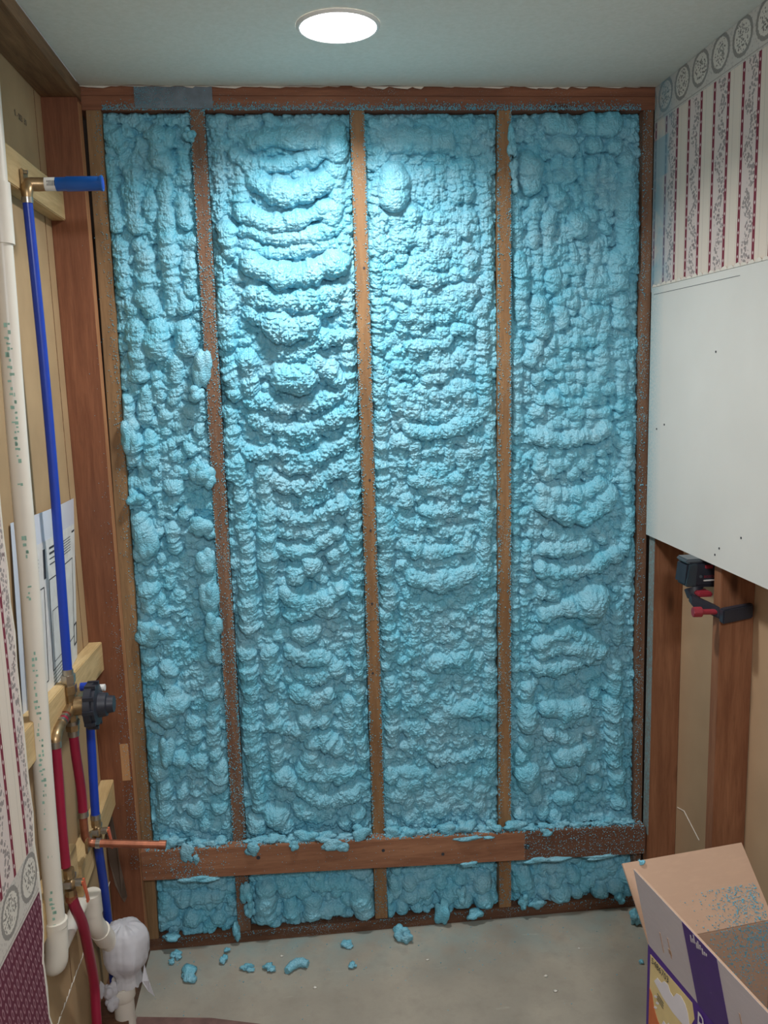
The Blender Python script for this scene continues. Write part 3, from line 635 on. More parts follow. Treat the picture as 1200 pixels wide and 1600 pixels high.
    4: "30,-2,2:944,2357;997,2352|31,-2,2:1060,2355;1113,2355|26,-5,2:883,2349|27,0,2:971,2308;998,2300|27,0,2:1069,2303|27,0,2:1123,2302|37,2,2:883,2249;883,2205|13,0,2:941,2234|29,0,2:954,2187;972,2154|27,0,2:1160,2269;1165,2186|31,1,2:1162,2169;1165,1999|30,0,2:1137,1999;1142,1947|14,-4,2:1187,2252;1195,2033|16,0,2:998,2262;1002,2220|16,0,2:1028,2262;1033,2212|16,0,2:1061,2261;1065,2212|16,0,2:1093,2261;1097,2216|16,0,2:1017,2187;1021,2150|16,0,2:1053,2190;1057,2150|16,0,2:1094,2190;1098,2149|32,2,2:1023,2100;1027,2086|27,2,2:1099,2089|22,0,2:1062,2119|22,0,2:904,2155;897,2121|20,0,2:895,2096;897,2045|25,0,2:855,2004;864,1918|18,0,2:909,2020;915,1934|22,0,2:942,2121;936,2053|20,0,2:940,2036;940,1994|16,0,2:1009,2035;1013,2001|16,0,2:1038,2042;1042,1997|17,0,2:1073,2034;1077,1992|16,0,2:1100,2034;1104,2000|23,0,2:955,1959;951,1934|22,-5,2:847,2172;850,2038|30,2,2:910,1883;919,1813|22,0,2:855,1918;864,1831|19,0,2:846,1779;849,1530|20,2,2:1152,1701;1153,1592|15,0,2:1183,1718;1182,1573|21,0,2:1174,1500;1176,1426|26,0,2:1148,1895;1149,1825|22,0,2:1120,1930|26,4,2:901,1513;947,1508;975,1498;1022,1509;1070,1507;1107,1530|21,0,2:957,1471|21,0,2:1023,1456|21,0,2:1061,1445|22,0,2:910,1778;882,1726|27,0,2:938,1407|27,0,2:1014,1399|21,0,2:1061,1412|24,3,2:920,1356;957,1345;1001,1336;1043,1342;1090,1364|30,4,2:920,1319;967,1298;1005,1272;1053,1275;1082,1299;1120,1331|23,3,2:1005,1302;1053,1309|21,2,2:939,1230;987,1212;1044,1215|20,0,2:1083,1227|25,2,2:929,1177;977,1180;1025,1178;1054,1186|19,0,2:1102,1203|25,5,2:920,1120;978,1108;1026,1111;1074,1124;1142,1159|19,0,2:939,1087;978,1065;1007,1083|23,0,2:920,1049;959,1037|47,3,4:1075,1021|27,0,2:1027,1014|29,4,2:930,980;978,1001;1027,1004;1066,982|29,4,2:1086,971|25,4,2:911,887;969,919;1008,931;1037,909;1087,886|27,3,2:920,859;979,883;1038,875;1097,862|25,5,2:911,818;960,816;1009,825;1068,841|17,0,2:841,1421;840,1234|17,0,2:840,1197;839,1053|18,0,2:839,1024;839,937|13,0,2:893,1344;891,1251|19,2,2:872,1195;872,1080|15,0,2:868,1052;868,955|17,0,2:839,907;842,788|21,2,2:1178,1275;1174,1171|21,3,2:1150,987;1152,888|19,0,2:1170,1389;1176,1313|18,0,2:1191,1122;1183,1025|23,-2,2:980,749;1009,767|21,-3,2:940,758|21,-3,2:1058,770;1098,781|22,-3,2:1089,721|29,3,2:940,691;990,681;1049,683|20,2,2:980,637;1020,651;1060,636|25,2,2:951,609;1000,584;1030,592|24,0,2:1070,600;1071,548|34,2,2:991,533;1031,541|18,0,2:872,816|25,0,2:877,756;877,716|33,2,2:877,679;877,655|29,0,2:871,584|31,0,2:861,537|36,0,2:877,484;881,459|26,0,2:1147,808;1149,727|32,0,6:1143,687;1152,500|27,0,2:1163,447;1168,383|27,3,2:1169,362|28,0,2:901,405|28,0,2:1001,481;1041,463|24,0,2:1022,395;982,388|29,0,2:962,326|25,0,2:1082,485|25,0,2:1092,421|24,0,2:921,351|24,0,2:851,346|20,0,2:1023,310;1084,311;1145,306;1197,295|17,1,1:986,1970;1003,1973|19,1,1:1023,1975|18,1,1:1063,1976;1063,1961|18,1,1:1080,1969;1099,1965|17,1,1:984,1945|18,1,1:1019,1953;1020,1937|19,1,1:1059,1951;1061,1935|22,1,1:1078,1942;1100,1946|17,1,1:966,1912;983,1921|18,1,1:994,1910;1012,1908|18,1,1:1036,1913|20,1,1:1063,1911;1083,1908|22,1,1:1100,1918|20,1,1:976,1893|19,1,1:1010,1885|16,1,1:1036,1882;1052,1884|16,1,1:1077,1890|17,1,1:1103,1886|18,1,1:978,1866;977,1850|18,1,1:1007,1861|20,1,1:1043,1863|22,1,1:1060,1853;1081,1855|21,1,1:1104,1857|21,1,1:979,1844;977,1826|17,1,1:1011,1831|22,1,1:1029,1829;1051,1828|22,1,1:1070,1830|20,1,1:1102,1836;1104,1819|18,1,1:998,1801|18,1,1:1020,1803;1038,1801|21,1,1:1063,1805|19,1,1:1084,1807;1103,1804|22,1,1:956,1776;978,1775|23,1,1:993,1774;1016,1778|22,1,1:1036,1772|20,1,1:1064,1778|20,1,1:1092,1784;1095,1767|17,1,1:934,1747;952,1750|20,1,1:985,1753;982,1736|18,1,1:1016,1738;1034,1740|18,1,1:1060,1740|23,1,1:1091,1745|20,1,1:951,1715;971,1709|21,1,1:992,1707|19,1,1:1018,1710;1036,1713|19,1,1:1067,1710|21,1,1:1093,1721;1095,1703|22,1,1:913,1676|20,1,1:939,1681|22,1,1:971,1682|21,1,1:1004,1676|24,1,1:1036,1675|22,1,1:1058,1672;1081,1674|19,1,1:1095,1669|21,1,1:987,1644;1007,1642|22,1,1:1029,1642|26,1,1:1071,1650;1068,1628|21,1,1:1092,1637;1114,1640|24,1,1:919,1612|24,1,1:953,1614|22,1,1:975,1607;997,1611|21,1,1:1017,1606;1039,1605|23,1,1:1053,1612;1076,1613|18,1,1:1097,1619;1095,1603|18,1,1:897,1576;915,1585|18,1,1:951,1586;952,1570|17,1,1:971,1574;988,1572|25,1,1:1006,1580;1030,1578|22,1,1:1064,1575|21,1,1:1088,1576;1109,1574|20,1,1:944,1543|21,1,1:968,1550;988,1548|19,1,1:1017,1547|19,1,1:1057,1542|20,1,1:1087,1539;1107,1541|20,1,1:928,1465;948,1464|19,1,1:963,1466|22,1,1:1005,1456|17,1,1:1031,1463|17,1,1:1064,1460|20,1,1:1098,1460|21,1,1:913,1445;914,1426|24,1,1:946,1436;970,1431|21,1,1:985,1432|22,1,1:1019,1427;1042,1427|21,1,1:1060,1436;1058,1417|23,1,1:1104,1429|13,-5,7:1181,1908;1194,1906|13,-5,7:1175,1891;1189,1892|14,-5,7:1185,1852|14,-5,7:1185,1829|13,-5,7:1188,1809;1192,1798|15,-5,7:1191,1772;1192,1760|13,-5,7:1188,1737;1201,1741|15,-5,7:1188,1717|13,-5,7:1196,1684|16,-5,7:1180,1659;1196,1659|13,-5,7:1187,1624|13,-5,7:1190,1608;1203,1610|13,-5,7:1191,1577;1195,1565|16,-5,7:1182,1545;1197,1547|14,-5,7:1193,1505;1207,1501|13,-5,7:1190,1485;1203,1480|12,-5,7:1195,1452|15,-5,7:1188,1428;1203,1421|13,-5,7:1200,1398|12,-5,7:1192,1362;1204,1358|14,-5,7:1194,1326;1207,1325|16,-5,7:1194,1308|16,-5,7:1187,1280;1203,1280|14,-5,7:1197,1248|12,-5,7:1196,1210|14,-5,7:1199,1171;1213,1178|16,-5,7:1197,1149;1213,1151|14,-5,7:1193,1117;1207,1117|15,-5,7:1198,1088;1213,1091|13,-5,7:1201,1062;1214,1059|16,-5,7:1193,1033;1209,1030|16,-5,7:1209,995;1208,981|15,-5,7:1206,967|15,-5,7:1212,923|13,-5,7:1205,896|17,-5,7:1208,870|15,-5,7:1205,827|13,-5,7:1214,809;1211,797|13,-5,7:1206,773;1219,767|16,-5,7:1215,738;1218,723|16,-5,7:1201,704;1217,704|16,-5,7:1206,669|12,-5,7:1212,630|14,-5,7:1215,605;1218,592|16,-5,7:1210,576|14,-5,7:1204,533;1218,539|13,-5,7:1219,505|12,-5,7:1211,483;1208,472|13,-5,7:1212,429|12,-5,7:1207,406;1220,411|15,-5,7:1207,381;1222,376|13,-3,6:875,1763;888,1768|14,-3,6:904,1760;903,1749|14,-3,6:882,1738;881,1726|13,-3,6:896,1740;908,1733|11,-3,6:877,1701|11,-3,6:899,1701|11,-3,6:883,1684;885,1674|12,-3,6:902,1682|15,-3,6:877,1654|14,-3,6:899,1644|15,-3,6:876,1616|15,-3,6:900,1620|15,-3,6:883,1590|14,-3,6:893,1597;907,1594|15,-3,6:879,1559|12,-3,6:891,1552;904,1549|15,-3,6:872,1527;887,1523|15,-3,6:894,1544;894,1531|12,-3,6:882,1509;884,1499|11,-3,6:901,1503|15,-3,6:874,1478|14,-3,6:902,1475|14,-3,6:880,1447;878,1435|12,-3,6:903,1450|12,-3,6:874,1415;872,1405|12,-3,6:899,1418;903,1407|12,-3,6:869,1396;881,1385|15,-3,6:905,1398;903,1385",
    5: "26,-4,3:-223,212;-152,209;-77,198|28,2,3:-183,156;-80,156|26,0,3:-224,118|33,0,3:-159,91|30,0,3:-84,83|17,3,3:-182,38;-106,43|22,0,3:-239,161;-245,78|18,0,3:-219,54",
    6: "34,2,2:63,164;59,79|27,0,2:112,180;130,147|23,0,2:208,165;285,158;343,141|27,0,2:137,104;145,60|29,0,2:205,108;204,76|25,0,2:243,72;282,79|33,2,2:351,108;360,71|19,0,2:86,45|23,0,2:178,142|25,0,2:312,108|17,-8,2:132,199;267,193",
    7: "27,0,2:455,148;460,115|23,0,2:430,97;434,42|26,0,2:500,144|24,-6,2:540,161;600,166|28,0,2:509,100|26,0,2:478,60|28,0,2:549,107|24,0,2:528,55|28,2,2:618,89;649,108|30,0,2:668,74|26,0,2:599,134|30,0,2:729,122|33,2,2:735,67|26,0,2:659,139|20,0,2:557,41|23,0,2:617,46",
    8: "31,2,2:861,138;877,75|29,0,2:922,71|26,3,2:891,34|27,0,2:963,106|31,0,2:983,65|31,2,2:1035,64|25,0,2:1076,89|29,2,2:1112,57|29,0,2:1165,65|25,0,2:1201,44|27,0,2:1024,116|25,0,2:1117,114|25,0,2:844,111|18,0,2:922,5;1025,6;1129,11|20,0,2:953,24|25,0,2:1190,100",
}


def vnoise(x, z, wl, seed):
    """smooth value noise in -1..1, wavelength wl"""
    r_ = np.random.default_rng(seed)
    g = r_.uniform(-1, 1, (512, 512))
    u, v = (x + 3.0) / wl, (z + 3.0) / wl
    i, j = np.floor(u).astype(int), np.floor(v).astype(int)
    fu, fv = u - i, v - j
    fu = fu * fu * fu * (fu * (fu * 6 - 15) + 10)
    fv = fv * fv * fv * (fv * (fv * 6 - 15) + 10)
    i0, i1, j0, j1 = i % 512, (i + 1) % 512, j % 512, (j + 1) % 512
    return (g[i0, j0] * (1 - fu) + g[i1, j0] * fu) * (1 - fv) + (g[i0, j1] * (1 - fu) + g[i1, j1] * fu) * fv


def stroke_list(s):
    out = []
    for it in s.split('|'):
        a, p = it.split(':')
        r, l, q = a.split(',')
        P = [tuple(float(k) / 1000 for k in w.split(',')) for w in p.split(';')]
        out.append((float(r) / 1000, float(l) / 1000, float(q) / 9, P))
    return out


def foam_sheet(name, bay, xl, xr, z0, z1, label, group, base=-0.0, bed=-0.034, dep=1.0, step=0.0018, seed=1, toprec=0.008, sagk=0.40):
    """xl, xr: functions of z giving the bay's sides. Height is towards the room (-y)."""
    nz = int((z1 - z0) / step)
    nx = int((xr(z0) - xl(z0)) / step)
    zz = np.linspace(z0, z1, nz + 1)
    uu = np.linspace(0, 1, nx + 1)
    Z, U = np.meshgrid(zz, uu, indexing='ij')
    XL = np.array([xl(q) for q in zz])[:, None]
    XR = np.array([xr(q) for q in zz])[:, None]
    X = XL + (XR - XL) * U
    wx = X + 0.0050 * vnoise(X, Z, 0.030, seed) + 0.0022 * vnoise(X, Z, 0.010, seed + 1)
    wz = Z + 0.0050 * vnoise(X, Z, 0.030, seed + 2) + 0.0022 * vnoise(X, Z, 0.010, seed + 3)
    h = bed + 0.008 * vnoise(X, Z, 0.07, seed + 4) + base
    ro = np.full(X.shape, 0.75)
    dx, dz = (X[0, 1] - X[0, 0]), zz[1] - zz[0]

    def stamp(P, r, lift, q, depth):
        x0 = min(p[0] for p in P) - 1.45 * r - 0.008
        x1 = max(p[0] for p in P) + 1.45 * r + 0.008
        a0 = min(p[1] for p in P) - 1.45 * r - 0.008
        a1 = max(p[1] for p in P) + 1.45 * r + 0.008
        j0, j1 = max(0, int((a0 - z0) / dz)), min(nz + 1, int((a1 - z0) / dz) + 2)
        xm = min(xl(a0), xl(a1))
        i0, i1 = max(0, int((x0 - xm) / dx) - 12), min(nx + 1, int((x1 - xm) / dx) + 14)
        if j1 <= j0 or i1 <= i0:
            return
        sl = (slice(j0, j1), slice(i0, i1))
        px, pz = wx[sl], wz[sl]
        best = np.full(px.shape, 9.0)
        sarc = np.zeros(px.shape)
        acc = 0.0
        Q = P if len(P) > 1 else [P[0], (P[0][0] + 1e-4, P[0][1])]
        for (ax, az), (bx, bz) in zip(Q[:-1], Q[1:]):
            vx, vz = bx - ax, bz - az
            L2 = vx * vx + vz * vz + 1e-12
            t_ = np.clip(((px - ax) * vx + (pz - az) * vz) / L2, 0, 1)
            d = np.hypot(px - ax - t_ * vx, pz - az - t_ * vz)
            m = d < best
            best = np.where(m, d, best)
            sarc = np.where(m, acc + t_ * math.sqrt(L2), sarc)
            acc += math.sqrt(L2)
        sd = int(rng.integers(1, 9999))
        tab = np.random.default_rng(sd).uniform(-1, 1, 600)

        def n1(s_, w):
            k = s_ / w
            i_ = np.floor(k).astype(int)
            f_ = k - i_
            f_ = f_ * f_ * (3 - 2 * f_)
            return tab[i_ % 600] * (1 - f_) + tab[(i_ + 1) % 600] * f_
        rr = r * (1 + 0.16 * n1(sarc, 0.9 * r) + 0.09 * n1(sarc + 1, 0.4 * r))
        tt = 1 - (best / rr) ** 2
        hs = bed + 0.001 + base + lift + depth * rr * np.sqrt(np.maximum(tt, 0)) ** 0.9 + 0.0022 * n1(sarc + 2, 0.35 * r)
        m = (tt > 0) & (hs > h[sl])
        h[sl] = np.where(m, hs, h[sl])
        ro[sl] = np.where(m, q, ro[sl])

    # a bed of small bubbles under the strokes
    nb = int((xr(z0) - xl(z0)) * (z1 - z0) * 3900)
    for _ in range(nb if bay < 5 else nb // 2):
        z = rng.uniform(z0, z1)
        x = rng.uniform(xl(z), xr(z))
        r = rng.uniform(0.006, 0.011) if rng.random() < 0.88 else rng.uniform(0.012, 0.018)
        stamp([(x, z), (x + rng.uniform(-0.008, 0.008), z + rng.uniform(-0.003, 0.003))], r, (rng.uniform(-0.003, 0.002) if r < 0.0115 else rng.uniform(-0.009, -0.004)), rng.uniform(0.1, 0.8), 0.85)
    if bay > 4:                                    # fat round lumps low on the wall
        for _ in range(int((xr(z0) - xl(z0)) * 320)):
            z = rng.uniform(z0 + 0.015, z1 - 0.02)
            x = rng.uniform(xl(z) + 0.012, xr(z) - 0.012)
            stamp([(x, z), (x + rng.uniform(-0.01, 0.01), z + rng.uniform(-0.012, 0.012))], rng.uniform(0.010, 0.019), rng.uniform(-0.004, 0.008), 0.15, 1.15)
    for (r, l, q, P) in stroke_list(STROKES[bay]):
        stamp(P, r * 1.02, l * 1.6 + 0.001 + rng.uniform(-0.001, 0.002), q, dep)
    # wherever the bed still lies bare, fill it with mid-sized bubbles
    for _ in range(int((xr(z0) - xl(z0)) * (z1 - z0) * 5200)):
        z = rng.uniform(z0 + 0.01, z1 - 0.01)
        x = rng.uniform(xl(z) + 0.008, xr(z) - 0.008)
        if h[int((z - z0) / dz), min(nx, max(0, int((x - xl(z)) / (xr(z) - xl(z)) * nx)))] < bed + base + 0.0085:
            r = rng.uniform(0.009, 0.016)
            a_ = rng.uniform(-0.5, 0.5)
            l_ = rng.uniform(0.0, 0.014)
            stamp([(x - l_ * math.cos(a_), z - l_ * math.sin(a_)), (x + l_ * math.cos(a_), z + l_ * math.sin(a_))], r, rng.uniform(0.0, 0.003), rng.uniform(0.1, 0.5), dep * 0.95)
    # popcorn skin on the rough laps, fine pebbling everywhere
    bil = np.abs(vnoise(X, Z, 0.011, seed + 5)) + 0.8 * np.abs(vnoise(X, Z, 0.0062, seed + 6))
    h = h + (0.25 + ro) * 0.0058 * (bil - 0.5) + 0.0018 * np.abs(vnoise(X, Z, 0.007, seed + 7)) + 0.0010 * vnoise(X, Z, 0.016, seed + 8)
    # round down to the studs at the sides, and tuck under the plate at the top
    ed = np.minimum(X - XL, XR - X)
    lim = -0.010 + 0.004 * vnoise(X, Z, 0.05, seed + 9) + np.sqrt(np.clip(ed, 0, 0.055) / 0.055) * 0.058
    h = np.minimum(h, lim)
    tp = np.clip((z1 - Z) / 0.03, 0, 1)
    h = h - toprec * (1 - np.sqrt(tp))
    # laps sag: shift down in proportion to how far they stand out
    tape = np.clip((Z - z0) / 0.02, 0, 1) * np.clip((z1 - Z) / 0.02, 0, 1)
    sag = np.clip(h - (bed + base), 0, 0.06)
    Zs = Z - sagk * sag * tape
    V = np.stack([X, -h, Zs], -1).reshape(-1, 3)
    idx = np.arange((nz + 1) * (nx + 1)).reshape(nz + 1, nx + 1)
    F = np.stack([idx[:-1, :-1], idx[:-1, 1:], idx[1:, 1:], idx[1:, :-1]], -1).reshape(-1, 4)
    # skirt back to the sheathing so that the foam is a body, not a skin
    ring = np.concatenate([idx[0, :], idx[1:, -1], idx[-1, -2::-1], idx[-2:0:-1, 0]])
    k = len(V)
    sk = V[ring].copy()
    sk[:, 1] = 0.085
    V = np.concatenate([V, sk])
    nr = len(ring)
    a = np.arange(nr)
    F = np.concatenate([F, np.stack([ring, k + a, k + (a + 1) % nr, ring[(a + 1) % nr]], -1)])
    me = bpy.data.meshes.new(name)
    me.vertices.add(len(V))
    me.vertices.foreach_set('co', V.astype(np.float32).ravel())
    me.loops.add(F.size)
    me.loops.foreach_set('vertex_index', F.astype(np.int32).ravel())
    me.polygons.add(len(F))
    me.polygons.foreach_set('loop_start', np.arange(0, F.size, 4, dtype=np.int32))
    me.polygons.foreach_set('use_smooth', np.ones(len(F), dtype=bool))
    me.update(calc_edges=True)
    me.validate()
    o = link(name, me, 'foam')
    return tag(o, label, 'insulation', group)


def gap(i, side, z):
    return sx(i, z) + side * 0.0195


def cl(z):
    return lerp(-0.2615, -0.2425, z / ZT)


def cr(z):
    return lerp(1.2135, 1.1965, z / ZT)


G = 'spray foam filled bays of the framed wall'
BAYS = [cl, (lambda z: gap(0, -1, z)), (lambda z: gap(0, 1, z)), (lambda z: gap(1, -1, z)),
        (lambda z: gap(1, 1, z)), (lambda z: gap(2, -1, z)), (lambda z: gap(2, 1, z)), cr]
UP = ['narrow tall bay of ropy blue spray foam beside the left corner',
      'tall bay of blue spray foam in wide sagging laps, second from left',
      'tall bay of finely rippled blue spray foam, third from left',
      'tall bay of bubbly blue spray foam nearest the wallpapered wall']
DN = ['short leftmost patch of blue foam under the horizontal board',
      'short patch of blue foam under the board, second from left',
      'short patch of lumpy blue foam under the board, third from left',
      'short patch of blue foam under the board nearest the cardboard box']
foams = []
for i in range(4):
    foams.append(foam_sheet('spray_foam', i + 1, BAYS[2 * i], BAYS[2 * i + 1], 0.295, ZT - 0.001, UP[i], G, base=(0.006, 0.002, 0.0, 0.0)[i], bed=(-0.030, -0.035, -0.030, -0.033)[i], dep=(1.12, 1.15, 1.0, 1.15)[i], seed=20 * i + 3))
for i in range(4):
    foams.append(foam_sheet('spray_foam', i + 5, BAYS[2 * i], BAYS[2 * i + 1], 0.0385, 0.288, DN[i], G, base=0.0, bed=-0.034, dep=1.3, seed=20 * i + 103, toprec=0.010, sagk=0.10))


def lump(name, c, r, parent, seed, amp=0.28, sub=4, mat='foam', freq=None):
    """a noisy blob; c centre, r radii"""
    bm = bmesh.new()
    bmesh.ops.create_icosphere(bm, subdivisions=sub, radius=1.0)
    f = freq or 1.3
    off = Vector((seed * 7.3, seed * 3.1, seed))
    po = parent_off(parent)
    rr_ = random.Random(seed)
    balls = []
    for _ in range(15):
        cc = Vector((rr_.gauss(0, 1), rr_.gauss(0, 1), rr_.gauss(0, 1))).normalized() * (0.40 + amp) * rr_.uniform(0.65, 1.1)
        balls.append((cc, rr_.uniform(0.28, 0.50)))
    for v in bm.verts:
        d = v.co.normalized()
        k = 0.62
        for cc, q in balls:                       # puffy lobes: farthest exit from a cluster of balls
            b_ = d.dot(cc)
            disc = b_ * b_ - cc.length_squared + q * q
            if disc > 0:
                k = max(k, b_ + math.sqrt(disc))
        k += amp * 0.22 * mnoise.noise(d * f * 3 + off) + amp * 0.12 * mnoise.noise(d * f * 8 + off)
        v.co = Vector((d.x * r[0] * k + c[0], d.y * r[1] * k + c[1], d.z * r[2] * k + c[2])) - po
    me = bpy.data.meshes.new(name)
    bm.to_mesh(me)
    bm.free()
    o = link(name, me, mat, parent)
    me.polygons.foreach_set('use_smooth', [True] * len(me.polygons))
    return o


# lumps that swell out over the first stud from the left bay, and one sphere near the top
for k, (x, z, rx, rz) in enumerate([(-0.026, 2.318, 0.021, 0.022), (-0.030, 1.735, 0.030, 0.066), (-0.045, 1.655, 0.026, 0.028), (-0.052, 1.44, 0.034, 0.045), (-0.036, 1.425, 0.030, 0.036),
                                    (-0.058, 1.29, 0.042, 0.036), (-0.036, 1.275, 0.024, 0.026), (-0.052, 1.19, 0.030, 0.048), (-0.046, 1.09, 0.030, 0.062), (-0.042, 1.00, 0.028, 0.055)]):
    lump('foam_lump', (x, -0.006 - 0.004 * (k % 3), z), (rx, 0.024, rz), foams[0], k + 1, 0.22)
for k, (x, z, rx, rz) in enumerate([(-0.236, 1.545, 0.026, 0.05), (-0.232, 1.375, 0.026, 0.022), (-0.205, 1.26, 0.036, 0.06), (-0.215, 0.99, 0.045, 0.04), (-0.175, 0.775, 0.055, 0.05), (-0.2, 0.63, 0.028, 0.055)]):
    lump('foam_lump', (x, -0.004, z), (rx, 0.028, rz), foams[0], k + 31, 0.25)
# bead over the third stud at its top
for k, (x, z, rx, rz) in enumerate([(0.829, 2.325, 0.011, 0.026), (0.833, 2.285, 0.015, 0.028), (0.836, 2.235, 0.016, 0.030), (0.838, 2.190, 0.012, 0.024)]):
    lump('foam_lump', (x, -0.003, z), (rx, 0.013, rz), foams[3], 70 + k, 0.2)
# blob that hangs across the first stud under the board
lump('foam_lump', (0.006, -0.012, 0.175), (0.021, 0.022, 0.042), foams[5], 51, 0.2)
lump('foam_lump', (0.014, -0.008, 0.115), (0.018, 0.016, 0.030), foams[5], 52, 0.25)
# squeeze-out along the top of the ledger and drips over its face
G2 = 'foam squeezed out along the top of the board'
for i in range(4):
    k = 0
    za, zb = BAYS[2 * i](0.34) + 0.006, BAYS[2 * i + 1](0.34) - 0.006
    x = za
    while x < zb:
        r = random.choice((0.005, 0.008, 0.011, 0.016, 0.021)) * random.uniform(0.8, 1.2)
        lump('foam_lump', (x, -0.008 - random.uniform(0, 0.012), lz(x) + 0.0455 + r * random.uniform(0.1, 0.6)), (r * random.uniform(1.1, 1.9), r * 0.8, r * random.uniform(0.6, 1.1)), foams[i], 60 + i * 20 + k, 0.45, 3)
        x += r * random.uniform(1.2, 2.1)
        k += 1
for k, (x, dz, rx, rz, fi) in enumerate([(-0.155, 0.036, 0.020, 0.030, 0), (-0.13, 0.02, 0.010, 0.018, 0), (0.035, 0.040, 0.022, 0.022, 1), (0.155, 0.042, 0.014, 0.018, 1), (0.27, 0.036, 0.03, 0.02, 1),
                                         (0.30, 0.030, 0.02, 0.015, 1), (0.68, 0.038, 0.045, 0.008, 2), (0.74, 0.036, 0.02, 0.006, 2), (0.92, 0.044, 0.02, 0.012, 3)]):
    lump('foam_drip', (x, -0.040, lz(x) + dz), (rx, 0.007, rz), foams[fi], 120 + k, 0.4, 3)
for k, (x, rx, fi) in enumerate([(-0.14, 0.05, 4), (-0.10, 0.04, 4), (0.89, 0.05, 7), (0.95, 0.06, 7), (1.10, 0.07, 7), (0.68, 0.03, 6)]):
    lump('foam_drip', (x, -0.035, lz(x) - 0.048), (rx, 0.012, 0.010), foams[fi], 140 + k, 0.35, 3)
# drips that run down over the sole plate
for k, (x, z, rx, rz, fi) in enumerate([(-0.225, 0.045, 0.03, 0.014, 4), (-0.03, 0.045, 0.012, 0.03, 4), (0.60, 0.05, 0.024, 0.045, 6), (0.70, 0.03, 0.03, 0.018, 6), (0.90, 0.045, 0.03, 0.02, 7), (1.17, 0.04, 0.018, 0.02, 7), (0.86, 0.06, 0.02, 0.03, 7), (0.66, 0.10, 0.02, 0.03, 6)]):
    lump('foam_drip', (x, -0.008, z), (rx, 0.018, rz), foams[fi], 160 + k, 0.35, 3)

# ------------------------------------------------------------------ overspray flecks (uncountable)
def flecks(name, spots, label):
    V, F = [], []
    o8 = np.array([(1, 0, 0), (-1, 0, 0), (0, 1, 0), (0, -1, 0), (0, 0, 1), (0, 0, -1)], float)
    f8 = np.array([(0, 2, 4), (2, 1, 4), (1, 3, 4), (3, 0, 4), (2, 0, 5), (1, 2, 5), (3, 1, 5), (0, 3, 5)])
    for k, (x, y, z, r) in enumerate(spots):
        V.append(o8 * r * rng.uniform(0.6, 1.3, (6, 3)) + np.array((x, y, z)))
        F.append(f8 + 6 * k)
    me = bpy.data.meshes.new(name)
    me.from_pydata(np.concatenate(V).tolist(), [], np.concatenate(F).tolist())
    me.polygons.foreach_set('use_smooth', [True] * len(me.polygons))
    o = link(name, me, 'foam')
    return tag(o, label, 'overspray', kind='stuff')


sp = []


def edge_fleck(xf, halfw, z, y, k, wide):
    side = random.choice((-1, 1))
    d = abs(random.gauss(0, wide))
    x = xf + side * (halfw - min(d, halfw * 1.6))
    sp.append((x, y + random.uniform(-0.001, 0.0004), z, random.uniform(0.0007, 0.0021)))


dens = [lambda z: 1.0 if (z < 1.1 or 1.75 < z < 2.1) else 0.55, lambda z: 0.35, lambda z: 0.45 if z < 2.0 else 0.8]
for i in range(3):
    for _ in range(1900):
        z = random.uniform(0.34, ZT)
        if random.random() < dens[i](z):
            edge_fleck(sx(i, z), 0.019, z, -0.001, i, 0.0075 if i else 0.012)
for i in range(3):                                                       # fringe right on the stud edges
    for _ in range(1500):
        z = random.uniform(0.34, ZT)
        sd_ = random.choice((-1, 1))
        f_ = 0.5 + 0.5 * mnoise.noise(Vector((z * 9, i * 5 + sd_, 0)))
        sp.append((sx(i, z) + sd_ * (0.0195 - abs(random.gauss(0, 0.001 + 0.004 * f_))), random.uniform(-0.0015, 0.001), z, random.uniform(0.001, 0.0026)))
for _ in range(800):
    z = random.uniform(0.34, ZT)
    sp.append((lerp(-0.262, -0.2445, z / ZT) - abs(random.gauss(0, 0.012)), -0.001, z, random.uniform(0.0007, 0.0018)))
    z = random.uniform(0.3, ZT)
    sp.append((lerp(1.2135, 1.1965, z / ZT) + abs(random.gauss(0, 0.010)), -0.001, z, random.uniform(0.0008, 0.0022)))
for _ in range(3600):
    sp.append((random.uniform(-0.24, 1.19), -0.001, ZT + abs(random.gauss(0, 0.009)), random.uniform(0.0007, 0.0021)))
for _ in range(700):
    x = random.uniform(0.85, 1.23)
    sp.append((x, -0.039, lz(x) + random.uniform(-0.044, 0.045), random.uniform(0.0007, 0.002)))
for _ in range(350):
    x = -0.16 + random.gauss(0, 0.05)
    sp.append((max(-0.28, x), -0.039, lz(x) + random.uniform(-0.044, 0.045), random.uniform(0.0007, 0.002)))
for _ in range(1400):
    x = random.uniform(-0.28, 1.23)
    sp.append((x, random.uniform(-0.038, 0.0), lz(x) + 0.046, random.uniform(0.0012, 0.0035)))
for _ in range(200):
    x = random.uniform(-0.28, 1.23)
    sp.append((x, -0.039, lz(x) + random.uniform(-0.044, 0.045), random.uniform(0.0005, 0.0016)))
for i in range(3):
    for _ in range(160):
        z = random.uniform(0.05, 0.23)
        edge_fleck(sx(i, z), 0.019, z, -0.001, i, 0.01)
for _ in range(600):
    sp.append((random.uniform(-0.26, 1.2), -0.001, 0.037 - abs(random.gauss(0, 0.01)), random.uniform(0.0008, 0.002)))
for _ in range(260):
    sp.append((random.uniform(-0.25, 1.18), -0.02 - abs(random.gauss(0, 0.15)), 0.0006, random.uniform(0.0007, 0.0022)))
for _ in range(420):                                                     # left wall's corner stud
    z = 0.3 + abs(random.gauss(0, 0.55))
    sp.append((-0.289 - abs(random.gauss(0, 0.016)), -0.0485, min(z, 2.35), random.uniform(0.0005, 0.0013)))
for _ in range(420):
    sp.append((-0.157 + abs(random.gauss(0, 0.06)), -0.003, random.uniform(2.388, 2.438), random.uniform(0.0005, 0.0014)))
